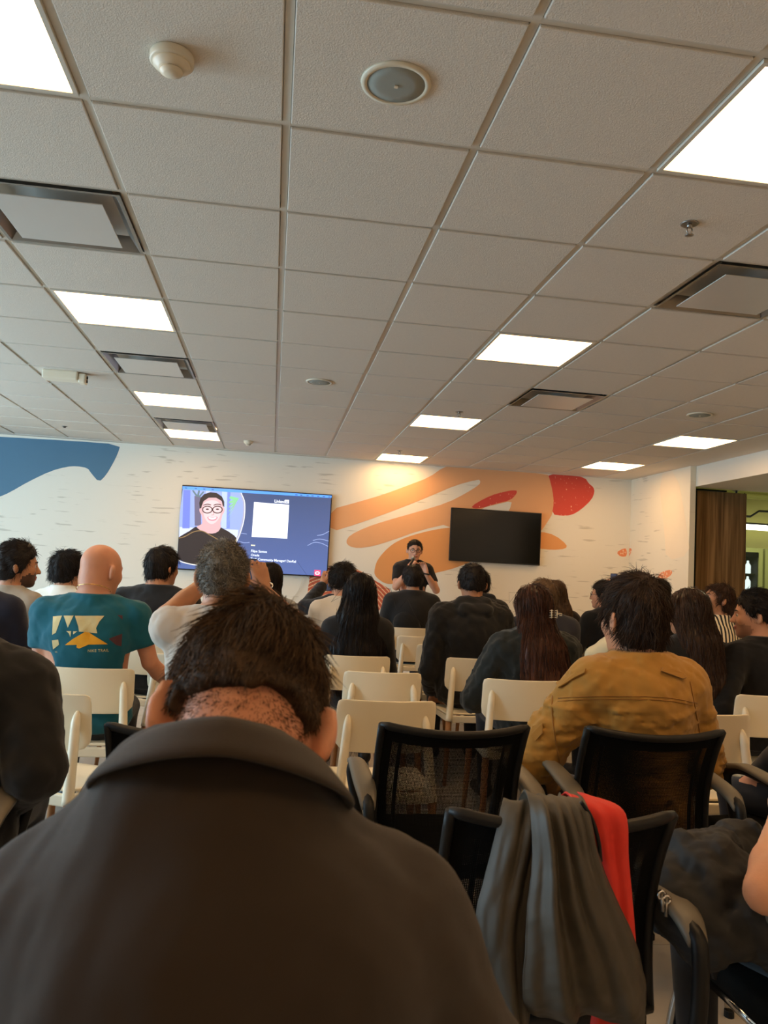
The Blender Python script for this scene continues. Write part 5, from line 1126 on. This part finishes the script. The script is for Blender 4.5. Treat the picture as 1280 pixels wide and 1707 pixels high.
manr = person('man in a black sweater looking left at the right edge', 1259, 986, 4.16, 1.07, face=58, body=10, w=1.12, h=.009, skin_c=PALE, top=(17, 16, 16), beard=(166, 120, 96), jacket=.006, collar=.02, fold=.003, eyes=True, hair=dict(kind='fade', thick=.020, top=.012, c=BLK, h=.005, build=sb(2600, L=(.018, .035), sweep=(0, -1, 0))),
       pose=dict(el=at(1203, 1182, 4.0), wl=at(1192, 1205, 4.35)))
person('person in cream sleeves glimpsed left of the tan jacket collar', 1046, 995, 4.9, .95, w=.85, skin_c=PALE, top=(214, 198, 160), hair=dict(kind='mid', c=BLK, build=sb(400)), pose=dict(el=at(990, 1092, 4.9), wl=at(984, 1106, 5.1)))

# near left and right edges
blk = person('person in a black suit jacket cut by the left edge', -70, 905, 2.42, 1.05, body=0, w=1.22, h=.0125, skin_c=TAN, top=(22, 21, 21), jacket=.018, fold=.005, hair=dict(kind='short', c=BLK, build=sb(600)), sw=.19, sh=-.03, pose=dict(er=at(60, 1284, 2.30), wr=at(20, 1330, 2.62)))
jean = person('person in dark jeans at the right edge, only a leg showing', 1440, 985, 2.75, 1.03, body=28, w=1.0, h=.018, skin_c=PALE, top=(28, 28, 30), legs=(42, 48, 60), hair=dict(kind='short', c=BLK, build=sb(500)), pose=dict(wl=at(1262, 1292, 2.95), el=at(1330, 1230, 2.7)))
elb = person('person with a bare elbow at the lower right edge', 1500, 1000, 1.62, 1.05, body=22, w=1.05, h=.0125, skin_c=(206, 148, 112), top=(60, 62, 66), sleeve='short', legs=(26, 27, 31), hair=dict(kind='short', c=BLK, build=sb(500)), pose=dict(el=at(1276, 1488, 1.50), wl=at(1305, 1360, 1.66)))

# presenter
pres = person('presenter in a black T-shirt with glasses, speaking into a microphone', 692, 899, 9.0, 1.0, face=176, body=180, nod=3, w=1.02, h=.0095, skin_c=(206, 150, 120), top=(23, 21, 21), sleeve='short', legs=(30, 32, 40), stand=True, eyes=True, glasses=True, sw=.17,
       hair=dict(kind='fade', thick=.012, c=BLK, build=sb(1300, L=(.008, .018))), pose=dict(er=at(660, 978, 8.93), wr=at(682, 951, 8.76), el=at(727, 984, 8.93), wl=at(711, 957, 8.76), hr=((.35, .25, .75), (-.5, -.5, .1)), hl=((-.35, .1, .9), (.5, .5, .1)), curl=.8))
mc = at(686, 937, 8.70); r = tag(empty('microphone', tuple(mc)), 'black handheld microphone held at the presenter\'s mouth', 'microphone'); dv = _n(at(690, 929, 8.80) - at(683, 944, 8.66))
obj('handle', tube(bmesh.new(), [tuple(-dv * .10), tuple(dv * .055)], [.011, .016], 14), M['black'], r, True); obj('head', tube(bmesh.new(), [tuple(dv * q) for q in (.055, .062, .08, .095, .104)], [.016, .024, .026, .02, .006], 14), M['metal'], r, True)
bm = tube(bmesh.new(), [tuple(pres['W'][0] + np.array([.032 * math.cos(t), .030 * math.sin(t), .004 * math.cos(t)])) for t in np.linspace(0, 2 * PI, 20)], .009, 8); obj('watch', bm, M['black'], pres['root'], True)
bm = tube(bmesh.new(), [tuple(pres['N'] + np.array(p)) for p in ((-.05, .06, .03), (-.03, .10, -.08), (0, .135, -.22), (.03, .10, -.08), (.05, .06, .03))], .003, 6); obj('lanyard', bm, M['black'], pres['root'], True)

# black backpack on the far chair behind the suited man
q = (1.37, 7.83, .46); r = tag(empty('backpack', q), 'black bag with three white stripes on the chair behind the suited man', 'bag')
f = Field((-.26, -.16, -.02), (.26, .16, .56), .012); f.cap((0, 0, .12), (0, 0, .38), .165, .14, .03, sq=.5, u=(0, 1, 0)); f.everywhere(lambda F, X, Y, Z: F + .006 * waves((X, Y, Z), 40, 3)); V, Q = f.nets(); V[:, 2] = np.maximum(V[:, 2], 0); np_mesh('body', V, Q, cloth((16, 16, 17)), r)
for k in range(3): obj('stripe', boxm((-.03 + k * .03, -.086, .06), (-.012 + k * .03, -.082, .085 + k * .018)), M['white'], r)

# ---------------------------------------------------------------- foreground man in the dark coat
fgm = person('man in a dark coat in the foreground, head bowed, seen from behind', 0, 0, 0, 1.0, head_at=(-.022, .93, 1.160), face=4, nod=40, tilt=9, lean=.12, w=1.0, h=.009, skin_c=(196, 134, 102), sleeve=None, legs=(26, 24, 24), sw=.165, neck=1.08, necklen=-.045, hx=.0, sh=-.035, pose=dict(er=(.225, .80, .84), el=(-.30, .80, .84), wl=(-.14, 1.14, .72), wr=(.10, 1.14, .72)),
             ear=1.22, hair=dict(kind='bowed', thick=.018, top=.012, c=((17, 12, 9), (98, 74, 52)), rough=.65, lump=.004, freq=50, h=.005, width=.5, build=sb(9500, K=5, L=(.020, .048), sides=.22, lift=.15, curl=.30, w=.00060, clump=60, grav=.08, whorl=(.015, -.055, .13), jit=.7)))
hs = Hair(fgm['H'], fgm['R'], 1.0, kind='short', thick=.001, width=1.6, lump=.001, h=.006); hs.build(fgm['root'], hair_mat((30, 21, 15), (84, 56, 40), .7), N=12000, K=2, L=(.002, .006), w=.00042, lift=.35, curl=.3, nocap=True, name='nape_hair', whorl=(0, -.055, .13))
root = fgm['root']; N, C, H = fgm['N'], fgm['C'], fgm['H']; SL, SR = fgm['S']
eL, eR = fgm['E']; wL, wR = fgm['W']
g = Field((-.46, -.36, .40), (.46, .62, N[2] + .22), .0082); t = .024
g.cap(fgm['P'] + np.array([0, -.01, -.04]), C, .175, .185, .06, sq=.74, u=(0, 1, 0)); g.ell(C + [0, -.02, .05], (.19, .135, .17), None, .05); g.cap(SL + [.02, 0, .012], SR + [-.02, 0, -.004], .082, .078, .05)
g.cap(N + [-.065, -.045, .03], N + [.008, -.045, .03], .064, None, .06)
g.cap(N + [-.01, -.015, .01], SL + [0, -.01, .025], .066, .066, .07); g.cap(N + [-.02, -.015, -.012], SR + [0, -.01, .012], .060, .066, .06)
for S_, E_, W_ in ((SL, eL, wL), (SR, eR, wR)): g.cap(S_, E_, .078, .074, .04); g.cap(E_, W_, .07, .046, .02)
g.everywhere(lambda F, X, Y, Z: F + .0035 * waves((X, Y, Z * .8), 26, 4) + .0012 * waves((X, Y, Z), 70, 6)); g.cap(N + [0, .03, .0], N + [0, .10, .2], .07, .09, .02, '-')
V, Q = drop_loose(*g.nets()); m_coat = mat('coat_wool', (40, 29, 18), .85, .14, 5, .35, 1300, spec=.3, sheen=.12)
coat = np_mesh('coat', V, Q, m_coat, root)
# big fold-over collar: outer fall and standing inner band
def collar_ring(bm, prof, a0, a1, n=49):
    rows = []
    for i in range(n):
        a = a0 + (a1 - a0) * i / (n - 1); ca, sa = math.cos(a), math.sin(a); back = .5 - .5 * math.sin(a)    # 1 at the nape, 0 at the throat
        rows.append([bm.verts.new(Vector(N + np.array([rx * ca - .012, ry * sa + oy - .03 * (1 - back), z0 + dz * back - .11 * max(0, rx * ca) + .002 * math.sin(3 * a)]))) for rx, ry, oy, z0, dz in prof])
    for p, q in zip(rows, rows[1:]):
        for k in range(len(prof) - 1): bm.faces.new((p[k], p[k + 1], q[k + 1], q[k]))
    bmesh.ops.recalc_face_normals(bm, faces=bm.faces[:]); return bm
prof = [(.086, .084, .000, -.04, .09), (.083, .080, -.004, .005, .09), (.086, .083, -.008, .024, .090), (.096, .091, -.015, .021, .090), (.110, .099, -.022, .004, .096), (.121, .105, -.028, -.010, .104), (.126, .108, -.030, -.018, .106)]
o = obj('collar', collar_ring(bmesh.new(), prof, math.radians(180 - 38), math.radians(360 + 38)), m_coat, root, True); md = o.modifiers.new('thickness', 'SOLIDIFY'); md.thickness = .006; md.offset = 0; md = o.modifiers.new('smooth', 'SUBSURF'); md.levels = md.render_levels = 1

# ---------------------------------------------------------------- grey jacket and red garment over the chair back
def drape(name, rows, m, parent, folds, th=.006, nu=60, nv=70, seed=1):
    """cloth hung over a rail: rows of (left px, left py, right px, right py, depth) from the top down"""
    R_ = np.array(rows, float); tt = np.linspace(0, len(rows) - 1, nv); cols = []
    P = [np.array(p) for p in bez([np.array(r_) for r_ in rows], 12)]; P = np.array(P); ii = np.linspace(0, len(P) - 1, nv); Pi = np.stack([np.interp(ii, np.arange(len(P)), P[:, k]) for k in range(5)], 1)
    V = []
    for j in range(nv):
        a, b, c, d_, Y = Pi[j]; v = j / (nv - 1)
        for i in range(nu):
            u = i / (nu - 1); base = at(a + (c - a) * u, b + (d_ - b) * u, Y); dy = 0
            for (u0, drift, wd, amp, grow) in folds: dy += amp * (1 - grow + grow * v) * math.exp(-(((u - u0 - drift * v) / (wd * (1 + .6 * v))) ** 2))
            edge = min(u, 1 - u); dy -= .018 * math.exp(-(edge / .05) ** 2); base = base + np.array([0, -dy, 0]) ; V.append(base - parent_off)
    V = np.array(V); V += np.stack([0 * V[:, 0], .0022 * waves((V[:, 0], V[:, 1], V[:, 2] * .6), 95, seed), 0 * V[:, 0]], 1)
    Q = [(j * nu + i, j * nu + i + 1, (j + 1) * nu + i + 1, (j + 1) * nu + i) for j in range(nv - 1) for i in range(nu - 1)]
    o = np_mesh(name, V, np.array(Q), m, parent); md = o.modifiers.new('thickness', 'SOLIDIFY'); md.thickness = th; md.offset = 0
    return o
m_gj = mat('jacket_nylon', (64, 58, 48), .55, .10, 7, .12, 900, spec=.4); m_red = mat('red_cloth', (205, 44, 28), .75, .06, 10, .15, 800)
parent_off = np.array([.62, 1.56, 0.0])
red = tag(empty('red_garment', tuple(parent_off)), 'bright red garment hanging under the grey jacket on the chair', 'garment')
drape('cloth', [(940, 1330, 968, 1324, 1.60), (950, 1326, 985, 1330, 1.545), (965, 1352, 1046, 1358, 1.480), (985, 1440, 1052, 1440, 1.475), (1000, 1540, 1062, 1560, 1.47), (1000, 1640, 1064, 1660, 1.47), (990, 1720, 1050, 1730, 1.47)], m_red, red, [(.35, .1, .1, .015, .3), (.75, .0, .1, .012, .5)], .004, 30, 50)
gj = tag(empty('grey_jacket', tuple(parent_off)), 'dark grey nylon jacket draped over the black mesh chair back', 'jacket')
drape('body', [(838, 1362, 935, 1342, 1.62), (843, 1336, 940, 1328, 1.56), (836, 1372, 930, 1380, 1.510), (815, 1460, 912, 1480, 1.495), (798, 1540, 900, 1570, 1.485), (815, 1640, 890, 1650, 1.475), (842, 1730, 880, 1740, 1.47)], m_gj, gj, [(.2, .1, .09, .022, .6), (.48, -.05, .08, .026, .5), (.78, -.1, .09, .022, .3)], .005)
drape('sleeve', [(868, 1342, 955, 1350, 1.60), (878, 1322, 968, 1330, 1.545), (888, 1352, 985, 1352, 1.47), (893, 1430, 1002, 1428, 1.44), (884, 1520, 1030, 1500, 1.425), (880, 1590, 1062, 1570, 1.42), (876, 1640, 1078, 1630, 1.42), (878, 1676, 1082, 1664, 1.425), (884, 1694, 1080, 1684, 1.45)], m_gj, gj, [(.12, .20, .05, .020, .0), (.30, .34, .06, .024, .1), (.50, .28, .06, .024, .2), (.70, .10, .06, .022, .4), (.88, .0, .05, .018, .5), (.2, .05, .06, .014, 1.0)], .006, 90, 100, 3)
z = bez([(968, 1336), (985, 1362), (997, 1400), (1001, 1436)], 8); obj('zip', tube(bmesh.new(), [tuple(at(p[0], p[1], 1.462) - parent_off) for p in z], .004, 6), M['black'], gj, True)

# black jacket bundled on the lap at lower right
q = np.array([1.06, 1.66, 0]); r = tag(empty('black_jacket', tuple(q)), 'black zipped jacket bundled on a lap at the lower right', 'jacket')
f = Field((-.34, -.32, .40), (.36, .40, 1.05), .0065)
def L_(px, py, Y): return at(px, py, Y) - q
f.cap(L_(1140, 1440, 1.74), L_(1240, 1420, 1.78), .075, .07, .05); f.cap(L_(1120, 1490, 1.68), L_(1170, 1540, 1.62), .08, .09, .05); f.cap(L_(1175, 1490, 1.66), L_(1300, 1560, 1.56), .07, .075, .05); f.cap(L_(1190, 1450, 1.66), L_(1270, 1520, 1.60), .07, .07, .04)
f.cap(L_(1140, 1410, 1.70), L_(1215, 1405, 1.72), .03, .03, .02); f.cap(L_(1195, 1460, 1.60), L_(1240, 1475, 1.59), .030, .026, .012); f.cap(L_(1188, 1490, 1.585), L_(1236, 1505, 1.575), .026, .022, .012); f.cap(L_(1215, 1540, 1.55), L_(1268, 1500, 1.56), .026, .03, .012)
f.everywhere(lambda F, X, Y, Z: F + .010 * waves((X, Y, Z), 34, 11) + .005 * np.abs(waves((X, Y, Z), 60, 12)) + .002 * waves((X, Y, Z), 140, 13)); V, Q = drop_loose(*f.nets())
np_mesh('cloth', V, Q, mat('black_jacket_cloth', (30, 29, 28), .8, .12, 10, .3, 900), r)
for a_, b_ in (((1103, 1492), (1105, 1520)), ((1111, 1500), (1110, 1528))):
    p0, p1 = L_(*a_, 1.575), L_(*b_, 1.57); bm = tube(bmesh.new(), [tuple(p0 + np.array([.008 * math.cos(t), 0, .008 * math.sin(t)])) for t in np.linspace(0, 2 * PI, 12)], .003, 6); obj('zip_slider', bm, M['chrome'], r, True); obj('zip_pull', tube(bmesh.new(), [tuple(p0), tuple(p1)], [.003, .004], 6), M['metal'], r, True)

# chairs under the people whose own chair the rows hide
UNDER = [('bearded man', 'white chair under the bearded man in the grey T-shirt'), ('person with fluffy', 'white chair under the person in the white lace shirt'), ('man in black cut', 'white chair under the man in black cut by the left edge'),
         ('large man in a black', 'white chair under the large man in the black shirt'), ('man with grey curly', 'white chair under the man with grey curls'), ('woman with glossy', 'white chair under the woman with glossy hair by the television'),
         ('man in a white T-shirt', 'white chair under the man in the white T-shirt'), ('person in black raising', 'white chair under the person raising a phone behind the white T-shirt'), ('person in black mostly', 'white chair under the person hidden behind the hoodie'),
         ('man with light brown', 'white chair under the man in the navy sweater'), ('woman with long light brown', 'white chair under the woman with long light brown hair'), ('person whose black crown', 'white chair under the person whose black crown shows'),
         ('person in cream', 'white chair under the person with cream sleeves')]
for o in list(COL.objects):
    if o.type != 'EMPTY' or o.get('category') != 'person': continue
    for key, lb in UNDER:
        if o['label'].startswith(key):
            cch = copy_tree(wc0); rz = o.rotation_euler.z; cch.rotation_euler = (0, 0, rz); cch['label'] = lb
            cch.location = (o.location.x + .18 * math.sin(rz), o.location.y - .18 * math.cos(rz), 0)
